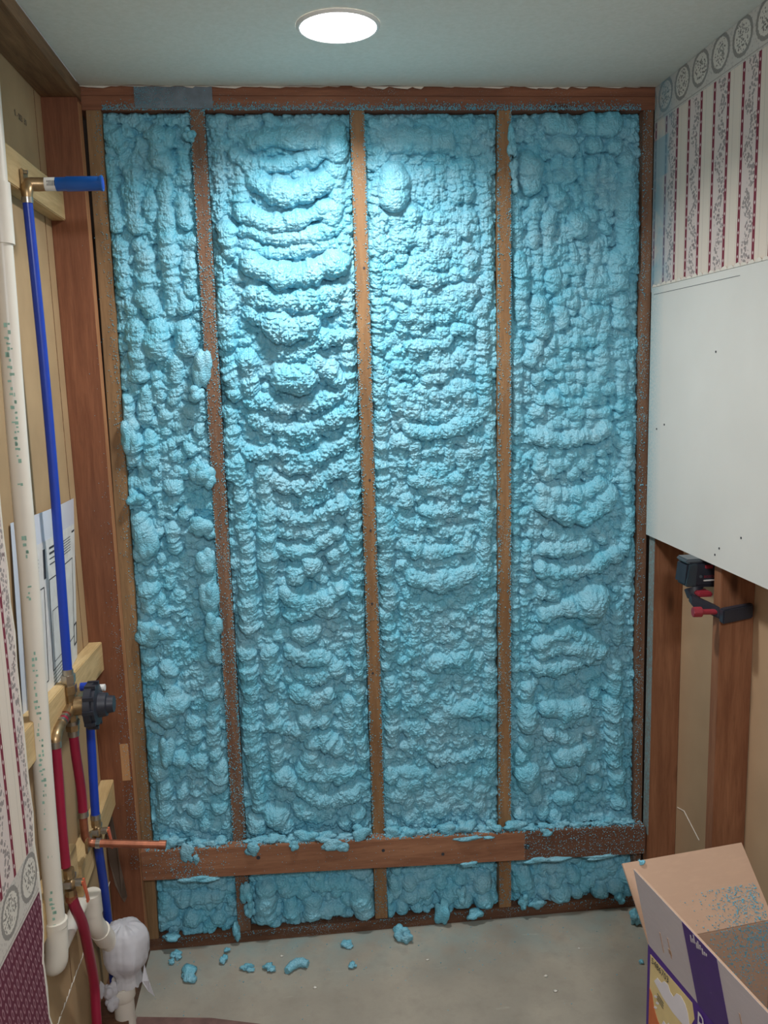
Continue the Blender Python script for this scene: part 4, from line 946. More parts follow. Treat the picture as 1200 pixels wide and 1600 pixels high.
flecks('foam_overspray', [s for s in sp if s[2] > 0], 'pale blue flecks of foam overspray dotting the studs and plates')

# ------------------------------------------------------------------ left wall (open framing)
XB, XF = -0.3785, -0.2895                        # backing face, room-side stud face
wl = struct(B().box(XB - 0.013, XB, -4.2, 0.0, 0.268, 2.44).build('wall_left', 'tan'))
B().box(XB - 0.013, XB - 0.001, -4.2, 0.0, 0.0, 0.264).build('backing_panel', 'tan', wl)
gp = B()
for i in range(40):                                # torn white paper along the joint
    y = -0.02 - i * 0.022
    gp.prism([(XB + 0.0005, y, 0.266 + random.uniform(-0.002, 0.002)), (XB + 0.0005, y - 0.024, 0.266 + random.uniform(-0.002, 0.002)), (XB + 0.0005, y - 0.012, 0.266 + random.uniform(0.003, 0.007))], (0.0015, 0, 0))
gp.build('joint_tear', 'gypsum', wl)
for y in (-0.105, -0.47):                          # vertical board joints
    B().box(XB, XB + 0.0012, y - 0.0012, y + 0.0012, 0.27, 2.40).build('joint_line', 'redwood_y', wl)
# faint stamped marks near the top of the backing
place_text('stamp', '0 - 003  30', 0.02, (XB + 0.0012, -0.28, 2.292), (0, 1, 0), (0, 0, 1), 'ink', wl)
cs = B().box(XB, XF, -0.0475, -0.0025, 0.038, 2.401).build('stud', 'redwood', wl, 0.0015)
ed = B().box(XF - 0.0005, XF + 0.0012, -0.0455, -0.012, 0.06, 2.39).build('stud_edge', mat_wood('stud_edge_wood', srgb(168, 116, 80), srgb(188, 138, 98), 'Z', 0.15, seed=11.0), cs)
B().box(-0.318, -0.295, -0.0482, -0.0472, 0.575, 0.685).build('scraped_patch', 'scrape', cs)
B().box(XB, XF, -4.2, -0.0005, 2.4015, 2.4395).build('top_plate', 'redwood_y', wl, 0.0012)
B().box(XB, XF, -4.2, -0.0005, 0.0, 0.0375).build('sole_plate', 'sole', wl, 0.0012)
B().box(XB, XF, -1.36, -1.322, 0.038, 2.401).build('stud', 'redwood', wl, 0.0015)
# blocking between the studs
def blk(x0, x1, ya, yb, za, zb, hgt, parent=wl, mat='pine'):
    """ya near end, yb far end; za/zb underside at each"""
    return B().hexa([(x0, ya, za), (x1, ya, za), (x1, yb, zb), (x0, yb, zb), (x0, ya, za + hgt), (x1, ya, za + hgt), (x1, yb, zb + hgt), (x0, yb, zb + hgt)]).build('block', mat, parent, 0.002)


blk(XB + 0.0005, -0.342, -1.32, -0.049, 2.108, 2.104, 0.078)
blk(XB + 0.0005, -0.342, -0.425, -0.049, 0.925, 0.906, 0.082)
blk(XB + 0.0005, -0.336, -1.32, -0.427, 0.968, 0.930, 0.082)
blk(XB + 0.0005, -0.342, -0.436, -0.049, 0.470, 0.505, 0.078)
blk(XB + 0.0005, -0.343, -1.32, -0.452, 0.60, 0.540, 0.082)
# flap of membrane hanging beside the lower block
mm = B()
P = [(-0.372, -0.052, 0.50), (-0.352, -0.056, 0.47), (-0.346, -0.053, 0.40), (-0.344, -0.058, 0.346), (-0.338, -0.053, 0.285), (-0.330, -0.056, 0.222), (-0.338, -0.058, 0.206), (-0.346, -0.052, 0.215), (-0.360, -0.057, 0.262), (-0.374, -0.053, 0.35)]
mm.prism(P, (0, -0.004, 0)).build('membrane_flap', 'membrane', wl)

# wallpapered drywall left on the near part of the left wall
lp = B()
nn = 44
ed_pts = []
for i in range(nn + 1):
    z = 2.44 * i / nn
    j = 0.006 * mnoise.noise(Vector((z * 13, 1, 5))) + 0.003 * random.uniform(-1, 1)
    bulge = 0.0
    if 0.55 < z < 0.70:
        bulge = -0.018
    ed_pts.append((-0.290, -0.915 + j + bulge, z))
lp.prism([(-0.290, -4.2, 2.44), (-0.290, -4.2, 0.0)] + ed_pts, (0.012, 0, 0))
lpo = lp.build('drywall_sheet', 'wp_left', wl)
lpo['label'] = 'striped wallpaper with floral border over maroon paper'
lw = B()
for i in range(nn):
    a, b = ed_pts[i], ed_pts[i + 1]
    w1, w2 = random.uniform(0.0, 0.006), random.uniform(0.0, 0.006)
    lw.hexa([(-0.2895, a[1] - 0.001 - w1, a[2]), (-0.2772, a[1] - 0.001 - w1, a[2]), (-0.2772, a[1] + 0.002, a[2]), (-0.2895, a[1] + 0.002, a[2]),
             (-0.2895, b[1] - 0.001 - w2, b[2]), (-0.2772, b[1] - 0.001 - w2, b[2]), (-0.2772, b[1] + 0.002, b[2]), (-0.2895, b[1] + 0.002, b[2])])
lw.build('broken_edge', 'gypsum', lpo)

# ------------------------------------------------------------------ right wall
XR0, XR1 = 1.2385, 1.3265
wr = struct(B().box(XR1, XR1 + 0.013, -4.2, 0.0, 0.0, 2.44).build('wall_right', 'tan_r'))
wp = B().box(1.2285, XR0 - 0.0005, -4.2, -0.003, 1.90, 2.4395).build('drywall_sheet', 'wp_right', wr)
wp['label'] = 'cream wallpaper with maroon beaded stripes and medallion border'
pn = B()
ptl = [(1.2255, -4.2, 1.2155), (1.2255, -0.012, 1.2075)]
for i in range(31):
    y = -0.014 - i * 0.14
    ptl.append((1.2255, y, 1.9125 + 0.004 * mnoise.noise(Vector((y * 9, 2, 1))) - 0.002 * random.random()))
pn.prism(ptl, (0.0028, 0, 0))
pno = pn.build('drywall_panel', 'panel', wr)
pno['label'] = 'plain white drywall sheet'
B().box(1.2286, XR0 - 0.0005, -4.2, -0.012, 1.2145, 1.8995).build('panel_core', 'gypsum', pno)
rp = B()
for i in range(28):
    y = -0.02 - i * 0.03
    rp.prism([(1.2252, y, 1.911), (1.2252, y - 0.034, 1.911), (1.2252, y - 0.022, 1.9125 + random.uniform(0.003, 0.009)), (1.2252, y - 0.008, 1.913 + random.uniform(0.002, 0.006))], (-0.0012, 0, 0))
rp.build('torn_edge', 'gypsum', pno)
B().box(1.2250, 1.2256, -0.50, -0.03, 1.8905, 1.8915).build('score_line', 'ink', pno)
for (y, z) in ((-0.40, 1.725), (-0.45, 1.255), (-0.43, 1.235), (-0.07, 1.52), (-0.55, 1.30), (-0.12, 1.535)):
    B().cyl((1.2245, y, z), (1.227, y, z), 0.0028, 8).build('screw_hole', 'ink', pno)
st = B().box(XR0, XR1 - 0.0005, -0.0465, -0.0085, 0.0385, 2.435).build('stud', 'rwood', wr, 0.0015)
B().box(XR0 - 0.0014, XR0 + 0.0004, -0.0455, -0.0095, 0.27, 1.207).build('oversprayed_edge', 'overspray', st)
B().box(XR0, XR1 - 0.0005, -0.442, -0.404, 0.0385, 2.435).build('stud', 'rwood', wr, 0.0015)
B().box(XR0, XR1 - 0.0005, -1.32, -1.282, 0.0385, 2.435).build('stud', 'rwood', wr, 0.0015)
B().box(XR0, XR1 - 0.0005, -4.2, -0.0085, 0.0, 0.038).build('sole_plate', 'sole', wr, 0.0012)
for pts_ in ([(XR1 - 0.001, -0.10, 0.372), (XR1 - 0.001, -0.20, 0.335)], [(XR1 - 0.001, -0.10, 0.372), (XR1 - 0.001, -0.055, 0.36)]):
    B().tube(pts_, 0.0016, 6).build('paper_scratch', 'gypsum', wr)

# ------------------------------------------------------------------ ceiling light
L = thing('ceiling_light', 'round glowing recessed light in the ceiling', 'light', (0.348, -0.401, 2.44))
rg = B()
seg = 48
prof = [(0.083, 2.4385), (0.0832, 2.4340), (0.086, 2.4335), (0.0905, 2.4365), (0.0915, 2.4395)]
V, F = [], []
for (r, z) in prof:
    for k in range(seg):
        a = 2 * math.pi * k / seg
        V.append((0.348 + r * math.cos(a), -0.401 + r * math.sin(a), z))
for i in range(len(prof) - 1):
    for k in range(seg):
        F.append((i * seg + k, i * seg + (k + 1) % seg, (i + 1) * seg + (k + 1) % seg, (i + 1) * seg + k))
rg.add(V, F).build('trim_ring', 'white', L, smooth=True)
B().cyl((0.348, -0.401, 2.4395), (0.348, -0.401, 2.4352), 0.0829, 48).build('diffuser', 'lamp', L)

# ------------------------------------------------------------------ plumbing on the left wall
PX = -0.33
# vertical vent pipe
pv = thing('vent_pipe', 'long white plastic pipe with green print beside the wallpaper edge', 'pipe', (PX, -0.70, 0.5))
PT = [(PX, -0.585, 2.39), (PX, -0.607, 1.94), (PX, -0.63, 1.60), (PX, -0.645, 1.25), (PX, -0.673, 0.917), (PX, -0.690, 0.56)]
B().tube(PT, 0.0195, 22, True, 4).build('pipe_length', 'pvc', pv, smooth=True)
B().tube([(PX, -0.6005, 2.08), (PX, -0.6055, 1.965)], 0.0235, 22).build('coupling', 'pvc', pv, smooth=True)
B().tube([(PX, -0.689, 0.57), (PX - 0.004, -0.693, 0.50), (PX - 0.012, -0.688, 0.482), (PX - 0.020, -0.668, 0.472), (PX - 0.022, -0.645, 0.470)], [0.0235, 0.0235, 0.0235, 0.0235, 0.0235], 22, True, 4).build('elbow', 'pvc', pv, smooth=True)
B().tube([(PX - 0.021, -0.66, 0.470), (PX - 0.022, -0.425, 0.452)], 0.0185, 20).build('cross_pipe', 'pvc', pv, smooth=True)
B().tube([(PX, -0.690, 0.585), (PX, -0.690, 0.572)], 0.0245, 22).build('elbow_collar', 'pvc', pv, smooth=True)
# printing along the pipe, facing the room
pm = B()
for (za, zb) in ((1.815, 1.545), (1.505, 1.50), (1.40, 1.355), (1.30, 1.275), (1.165, 0.79), (0.74, 0.725), (0.66, 0.56)):
    z = za
    while z > zb:
        i = max(k for k in range(len(PT)) if PT[k][2] >= z)
        a, b = Vector(PT[i]), Vector(PT[i + 1])
        p = a + (b - a) * ((a.z - z) / (a.z - b.z))
        dirn = (b - a).normalized()
        nrm = Vector((0.30, -0.95, 0)).normalized()
        up_ = dirn.cross(nrm)
        l_ = random.uniform(0.005, 0.010)
        for q in range(random.choice((1, 2, 2))):                # smudged, unreadable ink characters
            w_ = random.uniform(0.003, 0.0065)
            o_ = random.uniform(-0.0045, 0.0035)
            l2 = l_ * random.uniform(0.35, 1.0)
            st_ = p + nrm * 0.0193 + up_ * o_ + dirn * random.uniform(0, l_ - l2)
            pm.prism([st_, st_ + dirn * l2, st_ + dirn * l2 + up_ * w_, st_ + up_ * w_], nrm * 0.0005)
        z -= l_ + random.uniform(0.0015, 0.007)
pm.build('print', 'pvc_ink', pv)['kind'] = 'stuff'

# drain fitting leading to the wrapped standpipe
dr = thing('drain_fitting', 'white plastic drain elbow running down into the wrapped trap', 'pipe fitting', (PX, -0.41, 0.40))
B().tube([(PX, -0.418, 0.468), (PX, -0.414, 0.415)], 0.024, 22).build('hub', 'pvc', dr, smooth=True)
B().tube([(PX, -0.414, 0.445), (PX, -0.412, 0.395), (PX + 0.003, -0.400, 0.365), (PX + 0.006, -0.365, 0.315)], [0.0205, 0.0215, 0.0225, 0.021], 22, True, 6).build('bend', 'pvc', dr, smooth=True)
B().tube([(PX + 0.005, -0.385, 0.345), (PX + 0.009, -0.355, 0.300)], 0.0245, 22).build('collar', 'pvc', dr, smooth=True)
B().tube([(PX + 0.008, -0.358, 0.305), (PX + 0.018, -0.325, 0.255)], 0.020, 22).build('tailpiece', 'pvc', dr, smooth=True)
sp_ = thing('standpipe', 'short white plastic standpipe on the floor under the plastic bag', 'pipe', (-0.303, -0.302, 0))
B().tube([(-0.303, -0.302, 0.0), (-0.303, -0.302, 0.145)], 0.0262, 26).build('pipe_length', 'pvc', sp_, smooth=True)
B().tube([(-0.303, -0.302, 0.088), (-0.303, -0.302, 0.093), (-0.303, -0.302, 0.121), (-0.303, -0.302, 0.125)], [0.0285, 0.031, 0.031, 0.029], 26).build('hub', 'pvc', sp_, smooth=True)

# plastic bag tied round the trap
bg = thing('plastic_bag', 'crumpled clear plastic bag wrapped over the standpipe', 'bag', (-0.287, -0.302, 0.13))
prof = [(0.302, 0.012), (0.299, 0.030), (0.290, 0.044), (0.274, 0.053), (0.255, 0.058), (0.230, 0.060), (0.210, 0.057), (0.192, 0.048), (0.178, 0.037), (0.165, 0.031), (0.150, 0.031), (0.134, 0.036)]
V, F = [], []
seg = 64
fine = []
for i in range(len(prof) - 1):
    for k in range(4):
        u = k / 4
        fine.append((lerp(prof[i][0], prof[i + 1][0], u), lerp(prof[i][1], prof[i + 1][1], u)))
fine.append(prof[-1])
for (z, r) in fine:
    for k in range(seg):
        a = 2 * math.pi * k / seg
        d = Vector((math.cos(a), math.sin(a), 0))
        cr_ = 1 + 0.16 * mnoise.noise(Vector((d.x * 1.6, d.y * 1.6, z * 14))) + 0.10 * abs(mnoise.noise(Vector((d.x * 5, d.y * 5, z * 9)))) + 0.04 * mnoise.noise(Vector((d.x * 13, d.y * 13, z * 22)))
        V.append((-0.287 + d.x * r * cr_, -0.302 + d.y * r * cr_, z + 0.006 * mnoise.noise(Vector((d.x * 3, d.y * 3, 4)))))
for i in range(len(fine) - 1):
    for k in range(seg):
        F.append((i * seg + k, i * seg + (k + 1) % seg, (i + 1) * seg + (k + 1) % seg, (i + 1) * seg + k))
F.append(tuple(range(seg)))
B().add(V, F).build('bag_body', 'bag', bg, smooth=True)
lump('bag_knot', (-0.328, -0.332, 0.132), (0.020, 0.016, 0.030), bg, 201, 0.28, 4, 'bag', 1.6)
lump('bag_knot', (-0.326, -0.334, 0.098), (0.017, 0.013, 0.024), bg, 202, 0.28, 4, 'bag', 1.6)
B().prism([(-0.240, -0.315, 0.19), (-0.228, -0.33, 0.15), (-0.218, -0.325, 0.10), (-0.232, -0.33, 0.12), (-0.246, -0.33, 0.15)], (0.0, 0.0012, 0)).build('loose_corner', 'bag', bg)
B().prism([(-0.352, -0.325, 0.16), (-0.362, -0.33, 0.12), (-0.350, -0.332, 0.112), (-0.338, -0.325, 0.14)], (0.0, 0.0012, 0)).build('loose_corner', 'bag', bg)

# shower riser: blue pex, drop-ear elbow, stub
VY, VZ = -0.437, 0.955
r1 = thing('shower_riser_pipe', 'tall blue plastic riser pipe running up from the brass mixing valve', 'pipe', (PX, VY, 1.03))
B().tube([(PX, -0.438, 1.022), (PX, -0.430, 1.15), (PX, -0.408, 1.45), (PX, -0.402, 1.75), (PX, -0.412, 2.09)], 0.0105, 16, True, 8).build('pipe_length', 'pex_blue', r1, smooth=True)
B().tube([(PX, -0.4365, 1.045), (PX, -0.4375, 1.032)], 0.0125, 16).build('crimp_ring', 'steel', r1, smooth=True)
B().tube([(PX, -0.4115, 2.078), (PX, -0.412, 2.090)], 0.0122, 16).build('crimp_ring', 'steel', r1, smooth=True)
h1 = thing('shower_arm_stub', 'capped blue pipe stub sticking out from its brass elbow near the ceiling', 'pipe', (PX, -0.385, 2.12))
B().tube([(PX, -0.411, 2.088), (PX, -0.408, 2.106), (PX, -0.395, 2.119), (PX + 0.02, -0.388, 2.121), (PX + 0.042, -0.385, 2.1215)], [0.0105, 0.013, 0.0145, 0.0145, 0.0135], 16, True, 5).build('elbow', 'brass', h1, smooth=True)
B().box(PX - 0.010, PX - 0.004, -0.414, -0.375, 2.104, 2.150).build('mounting_ear', 'brass', h1, 0.002)
B().cyl((PX - 0.005, -0.404, 2.143), (PX + 0.004, -0.404, 2.143), 0.004, 8).build('screw', 'steel', h1)
B().tube([(PX + 0.033, -0.386, 2.1215), (PX + 0.060, -0.385, 2.1218)], 0.0142, 20).build('paper_tag', 'label', h1, smooth=True)
for k in range(6):
    B().box(PX + 0.040 + k * 0.003, PX + 0.0412 + k * 0.003, -0.3998, -0.3990, 2.116, 2.127).build('barcode_line', 'ink', h1)
B().tube([(PX + 0.056, -0.385, 2.1217), (PX + 0.076, -0.385, 2.122), (PX + 0.079, -0.385, 2.122), (PX + 0.153, -0.384, 2.123)], [0.0145, 0.0145, 0.0158, 0.0150], 22).build('pipe_length', 'stub_blue', h1, smooth=True)
B().tube([(PX + 0.150, -0.384, 2.123), (PX + 0.1545, -0.384, 2.123)], [0.0165, 0.0165], 22).build('rim', 'stub_blue', h1, smooth=True)
B().cyl((PX + 0.1546, -0.384, 2.123), (PX + 0.1552, -0.384, 2.123), 0.0125, 22).build('bore', 'pex_blue', h1)

# mixing valve
mv = thing('mixing_valve', 'brass shower mixing valve with black round cover on the left wall', 'valve', (PX, VY, VZ))
lump('body', (PX, VY, VZ), (0.021, 0.024, 0.024), mv, 210, 0.12, 3, 'brass')
B().tube([(PX, VY, VZ), (PX, VY, VZ + 0.03), (PX, VY, VZ + 0.032), (PX, VY, VZ + 0.052)], [0.014, 0.014, 0.0175, 0.0175], 6).build('top_port', 'brass', mv)
B().tube([(PX, VY, VZ + 0.052), (PX, VY, VZ + 0.058), (PX, VY, VZ + 0.059), (PX, VY, VZ + 0.078)], [0.0135, 0.0135, 0.0165, 0.0165], 6).build('top_nut', 'steel', mv)
B().tube([(PX, VY, VZ), (PX, VY, VZ - 0.034), (PX, VY, VZ - 0.036), (PX, VY, VZ - 0.058)], [0.013, 0.013, 0.0155, 0.0155], 6).build('bottom_port', 'brass', mv)
B().tube([(PX, VY, VZ - 0.034), (PX, VY, VZ - 0.043)], 0.0165, 16).build('port_band', 'steel', mv, smooth=True)
B().tube([(PX, VY, VZ), (PX, VY - 0.05, VZ - 0.003)], 0.0135, 14).build('hot_port', 'brass', mv, smooth=True)
B().tube([(PX, VY, VZ), (PX, VY + 0.06, VZ)], 0.0135, 14).build('cold_port', 'brass', mv, smooth=True)
B().tube([(PX + 0.010, VY, VZ), (PX + 0.034, VY, VZ), (PX + 0.042, VY, VZ)], [0.022, 0.021, 0.028], 20).build('neck', 'brass', mv, smooth=True)
B().tube([(PX + 0.036, VY, VZ), (PX + 0.038, VY, VZ), (PX + 0.053, VY, VZ), (PX + 0.056, VY, VZ)], [0.045, 0.052, 0.052, 0.046], 40).build('cover_disc', 'black', mv, smooth=True)
B().tube([(PX + 0.056, VY, VZ), (PX + 0.062, VY, VZ), (PX + 0.065, VY, VZ)], [0.047, 0.047, 0.040], 40).build('cover_rim', 'black', mv, smooth=True)
B().tube([(PX + 0.062, VY, VZ), (PX + 0.082, VY, VZ), (PX + 0.084, VY, VZ), (PX + 0.098, VY, VZ)], [0.030, 0.027, 0.021, 0.019], 24).build('knob', 'black', mv, smooth=True)
for k in range(10):
    a = 2 * math.pi * k / 10
    B().box(PX + 0.038, PX + 0.063, -0.004 + VY + 0.051 * math.cos(a), 0.004 + VY + 0.051 * math.cos(a), -0.004 + VZ + 0.051 * math.sin(a), 0.004 + VZ + 0.051 * math.sin(a)).build('grip_tab', 'black', mv)
B().cyl((PX + 0.060, VY + 0.036, VZ + 0.028), (PX + 0.072, VY + 0.036, VZ + 0.028), 0.008, 10).build('limit_stop', 'label', mv)
B().cyl((PX + 0.018, VY + 0.028, VZ + 0.036), (PX + 0.034, VY + 0.028, VZ + 0.036), 0.010, 12).build('cold_cap', 'pex_blue', mv)

# hot side: elbow and red pex
r2 = thing('hot_supply_pipe', 'long red supply pipe hanging from the left port of the mixing valve', 'pipe', (PX, -0.58, 0.64))
B().tube([(PX, VY - 0.048, VZ - 0.003), (PX, VY - 0.085, VZ - 0.006)], 0.0105, 14).build('short_length', 'pex_red', r2, smooth=True)
for y in (-0.055, -0.078):
    B().tube([(PX, VY + y, VZ - 0.004), (PX, VY + y - 0.010, VZ - 0.005)], 0.0125, 14).build('crimp_ring', 'steel', r2, smooth=True)
B().tube([(PX, VY - 0.088, VZ - 0.006), (PX, VY - 0.115, VZ - 0.009), (PX, VY - 0.135, VZ - 0.018), (PX, VY - 0.140, VZ - 0.038)], [0.0115, 0.0125, 0.0125, 0.0115], 14, True, 4).build('elbow', 'brass', r2, smooth=True)
B().tube([(PX, -0.5775, 0.925), (PX, -0.580, 0.86), (PX, -0.586, 0.80), (PX, -0.590, 0.72), (PX, -0.589, 0.645)], 0.0112, 16, True, 5).build('pipe_length', 'pex_red', r2, smooth=True)
B().tube([(PX, -0.577, 0.932), (PX, -0.578, 0.918)], 0.0128, 16).build('crimp_ring', 'steel', r2, smooth=True)


def stop_valve(label, cx, cy, cz, down):
    s = thing('shutoff_valve', label, 'valve', (cx, cy, cz), 'brass shutoff valves on the left wall')
    lump('body', (cx, cy, cz), (0.016, 0.017, 0.020), s, 220 + int(cz * 100), 0.15, 3, 'brass')
    B().tube([(cx, cy, cz + 0.014), (cx, cy, cz + 0.034)], 0.0125, 8).build('inlet', 'brass', s)
    B().tube([(cx, cy, cz - 0.014), (cx, cy, cz - 0.034)], 0.0125, 8).build('outlet', 'brass', s)
    B().cyl((cx + 0.01, cy, cz), (cx + 0.026, cy, cz), 0.0085, 12).build('stem', 'steel', s)
    B().cyl((cx + 0.024, cy, cz), (cx + 0.031, cy, cz), 0.006, 6).build('stem_nut', 'brass', s)
    for q in (-1, 1):
        B().cyl((cx - 0.012, cy + q * 0.021, cz + 0.006), (cx + 0.008, cy + q * 0.021, cz + 0.006), 0.007, 8).build('mounting_lug', 'steel', s)
    B().prism([(cx + 0.027, cy + 0.006, cz + 0.006), (cx + 0.027, cy - 0.008, cz + 0.004), (cx + 0.030, cy - 0.002 + down * 0.004, cz - 0.030), (cx + 0.030, cy - 0.008 + down * 0.016, cz - 0.056), (cx + 0.030, cy + 0.004 + down * 0.016, cz - 0.056), (cx + 0.030, cy + 0.010, cz - 0.028)], (0.004, 0, 0)).build('handle', 'orange', s)
    return s


stop_valve('brass shutoff valve with orange handle on the red pipe', PX + 0.006, -0.590, 0.605, 1)
stop_valve('brass shutoff valve with orange handle on the blue pipe behind the copper tube', PX, -0.315, 0.573, 1)
r3 = thing('red_drop_pipe', 'curved red pipe running from its shutoff valve down to the floor', 'pipe', (PX, -0.47, 0.0))
B().tube([(PX + 0.006, -0.590, 0.575), (PX + 0.010, -0.582, 0.54), (PX + 0.014, -0.550, 0.470), (PX + 0.006, -0.495, 0.35), (PX, -0.458, 0.246), (PX, -0.466, 0.16), (PX, -0.475, 0.0)], 0.0118, 16, True, 8).build('pipe_length', 'pex_red', r3, smooth=True)
B().tube([(PX + 0.006, -0.590, 0.578), (PX + 0.0055, -0.587, 0.563)], 0.0132, 16).build('crimp_ring', 'copper', r3, smooth=True)
r4 = thing('red_spout_pipe', 'short red pipe between the mixing valve and the copper bend', 'pipe', (PX, -0.425, 0.67))
B().tube([(PX, VY, VZ - 0.056), (PX, -0.434, 0.84), (PX, -0.418, 0.74), (PX, -0.420, 0.668)], 0.0112, 16, True, 6).build('pipe_length', 'pex_red', r4, smooth=True)
B().tube([(PX, VY, VZ - 0.058), (PX, VY + 0.0005, VZ - 0.072)], 0.0128, 16).build('crimp_ring', 'steel', r4, smooth=True)
B().tube([(PX, -0.4195, 0.684), (PX, -0.420, 0.670)], 0.0128, 16).build('crimp_ring', 'steel', r4, smooth=True)
r5 = thing('copper_spout_tube', 'copper tube bent outwards from the left wall over the foam', 'pipe', (PX, -0.42, 0.60))
B().tube([(PX, -0.420, 0.676), (PX, -0.421, 0.628), (PX + 0.003, -0.421, 0.612), (PX + 0.012, -0.420, 0.602), (PX + 0.032, -0.420, 0.5985)], 0.0098, 16, True, 6).build('bend', 'copper', r5, smooth=True)
B().tube([(PX + 0.030, -0.420, 0.5985), (PX + 0.175, -0.420, 0.5815)], 0.0095, 16).build('tube_length', 'copper', r5, smooth=True)
B().tube([(PX + 0.172, -0.420, 0.582), (PX + 0.188, -0.420, 0.580)], 0.0112, 16).build('end_cap', 'copper', r5, smooth=True)
B().tube([(PX + 0.024, -0.420, 0.599), (PX + 0.034, -0.420, 0.598)], 0.0125, 12).build('collar', 'steel', r5, smooth=True)
B().box(PX + 0.004, PX + 0.010, -0.445, -0.395, 0.585, 0.620).build('bracket', 'brass', r5, 0.002)
r6 = thing('cold_supply_pipe', 'blue pipe dropping behind the black cover to its shutoff valve', 'pipe', (PX, -0.30, 0.6))
B().tube([(PX, VY + 0.058, VZ), (PX, VY + 0.115, VZ - 0.004), (PX, VY + 0.142, VZ - 0.02), (PX, VY + 0.148, VZ - 0.05)], [0.0125, 0.0125, 0.0125, 0.0115], 14, True, 4).build('elbow', 'brass', r6, smooth=True)
B().tube([(PX, -0.289, 0.92), (PX, -0.29, 0.825), (PX, -0.305, 0.70), (PX, -0.315, 0.605)], 0.0108, 16, True, 6).build('pipe_length', 'pex_blue', r6, smooth=True)
B().tube([(PX, -0.3145, 0.619), (PX, -0.315, 0.606)], 0.0125, 16).build('crimp_ring', 'steel', r6, smooth=True)
r7 = thing('blue_drop_pipe', 'blue pipe running from its shutoff valve down behind the plastic bag', 'pipe', (PX, -0.29, 0.2))
B().tube([(PX, -0.315, 0.542), (PX, -0.310, 0.50), (PX - 0.006, -0.272, 0.39), (PX - 0.016, -0.225, 0.26), (PX - 0.018, -0.215, 0.12), (PX - 0.018, -0.21, 0.0)], 0.0112, 16, True, 8).build('pipe_length', 'pex_blue', r7, smooth=True)

# instruction sheet in a plastic sleeve
sh = thing('instruction_sheet', 'printed diagram sheet in a clear plastic sleeve behind the blue riser', 'sheet', (XB, -0.4, 1.0))
def shp(u, v, d=0.0):
    """u 0..1 left to right, v 0..1 bottom to top"""
    y = lerp(lerp(-0.64, -0.20, u), lerp(-0.586, -0.085, u), v)
    z = lerp(lerp(0.995, 1.0, u), lerp(1.415, 1.395, u), v)
    return (XB + 0.0045 + 0.010 * math.sin(math.pi * u) + 0.004 * (1 - v) + d, y, z)


def sheet_quad(u0, u1, v0, v1, d, nu=14, nv=8):
    V, F = [], []
    for k in (0, 1):
        for j in range(nv + 1):
            for i in range(nu + 1):
                V.append(shp(lerp(u0, u1, i / nu), lerp(v0, v1, j / nv), d - 0.0008 * k))
    n0 = (nu + 1) * (nv + 1)
    for j in range(nv):
        for i in range(nu):
            a = j * (nu + 1) + i
            F.append((a, a + 1, a + nu + 2, a + nu + 1))
            F.append((n0 + a, n0 + a + nu + 1, n0 + a + nu + 2, n0 + a + 1))
    return B().add(V, F)


sheet_quad(0, 1, 0, 1, 0).build('sleeve', 'sheet', sh, smooth=True)
sheet_quad(0.05, 0.98, 0.0, 0.84, 0.0015).build('page', 'label', sh, smooth=True)
pr_ = B()


def pline(u0, v0, u1, v1, w=0.006):
    du, dv = u1 - u0, v1 - v0
    L_ = math.hypot(du, dv)
    a, b = -dv / L_ * w * 0.5, du / L_ * w * 0.5
    n_ = 6
    V, F = [], []
    for i in range(n_ + 1):
        t_ = i / n_
        V.append(shp(u0 + du * t_ + a, v0 + dv * t_ + b, 0.0022))
        V.append(shp(u0 + du * t_ - a, v0 + dv * t_ - b, 0.0022))
    for i in range(n_):
        F.append((2 * i, 2 * i + 1, 2 * i + 3, 2 * i + 2))
    pr_.add(V, F)


def prect(u0, v0, u1, v1, w=0.006):
    pline(u0, v0, u1, v0, w); pline(u1, v0, u1, v1, w); pline(u1, v1, u0, v1, w); pline(u0, v1, u0, v0, w)


prect(0.08, 0.10, 0.34, 0.60); prect(0.42, 0.12, 0.64, 0.62); prect(0.45, 0.16, 0.61, 0.44, 0.004); prect(0.68, 0.16, 0.90, 0.64)
for k in range(4):
    pline(0.44, 0.70 + 0.03 * k, 0.66, 0.70 + 0.03 * k, 0.012 if k > 1 else 0.006)
pline(0.36, 0.64, 0.36, 0.80, 0.03)
for k in range(6):
    pline(0.42, 0.10 - 0.02 * k, 0.72, 0.10 - 0.02 * k, 0.004)
    pline(0.70, 0.70 + 0.016 * k, 0.86, 0.70 + 0.016 * k, 0.004)
    pline(0.10, 0.66 + 0.02 * k, 0.28, 0.66 + 0.02 * k, 0.004)
pline(0.9, 0.80, 0.97, 0.80, 0.012)
prect(0.90, 0.10, 0.97, 0.22, 0.012)
pr_.build('print', 'ink', sh)['kind'] = 'stuff'

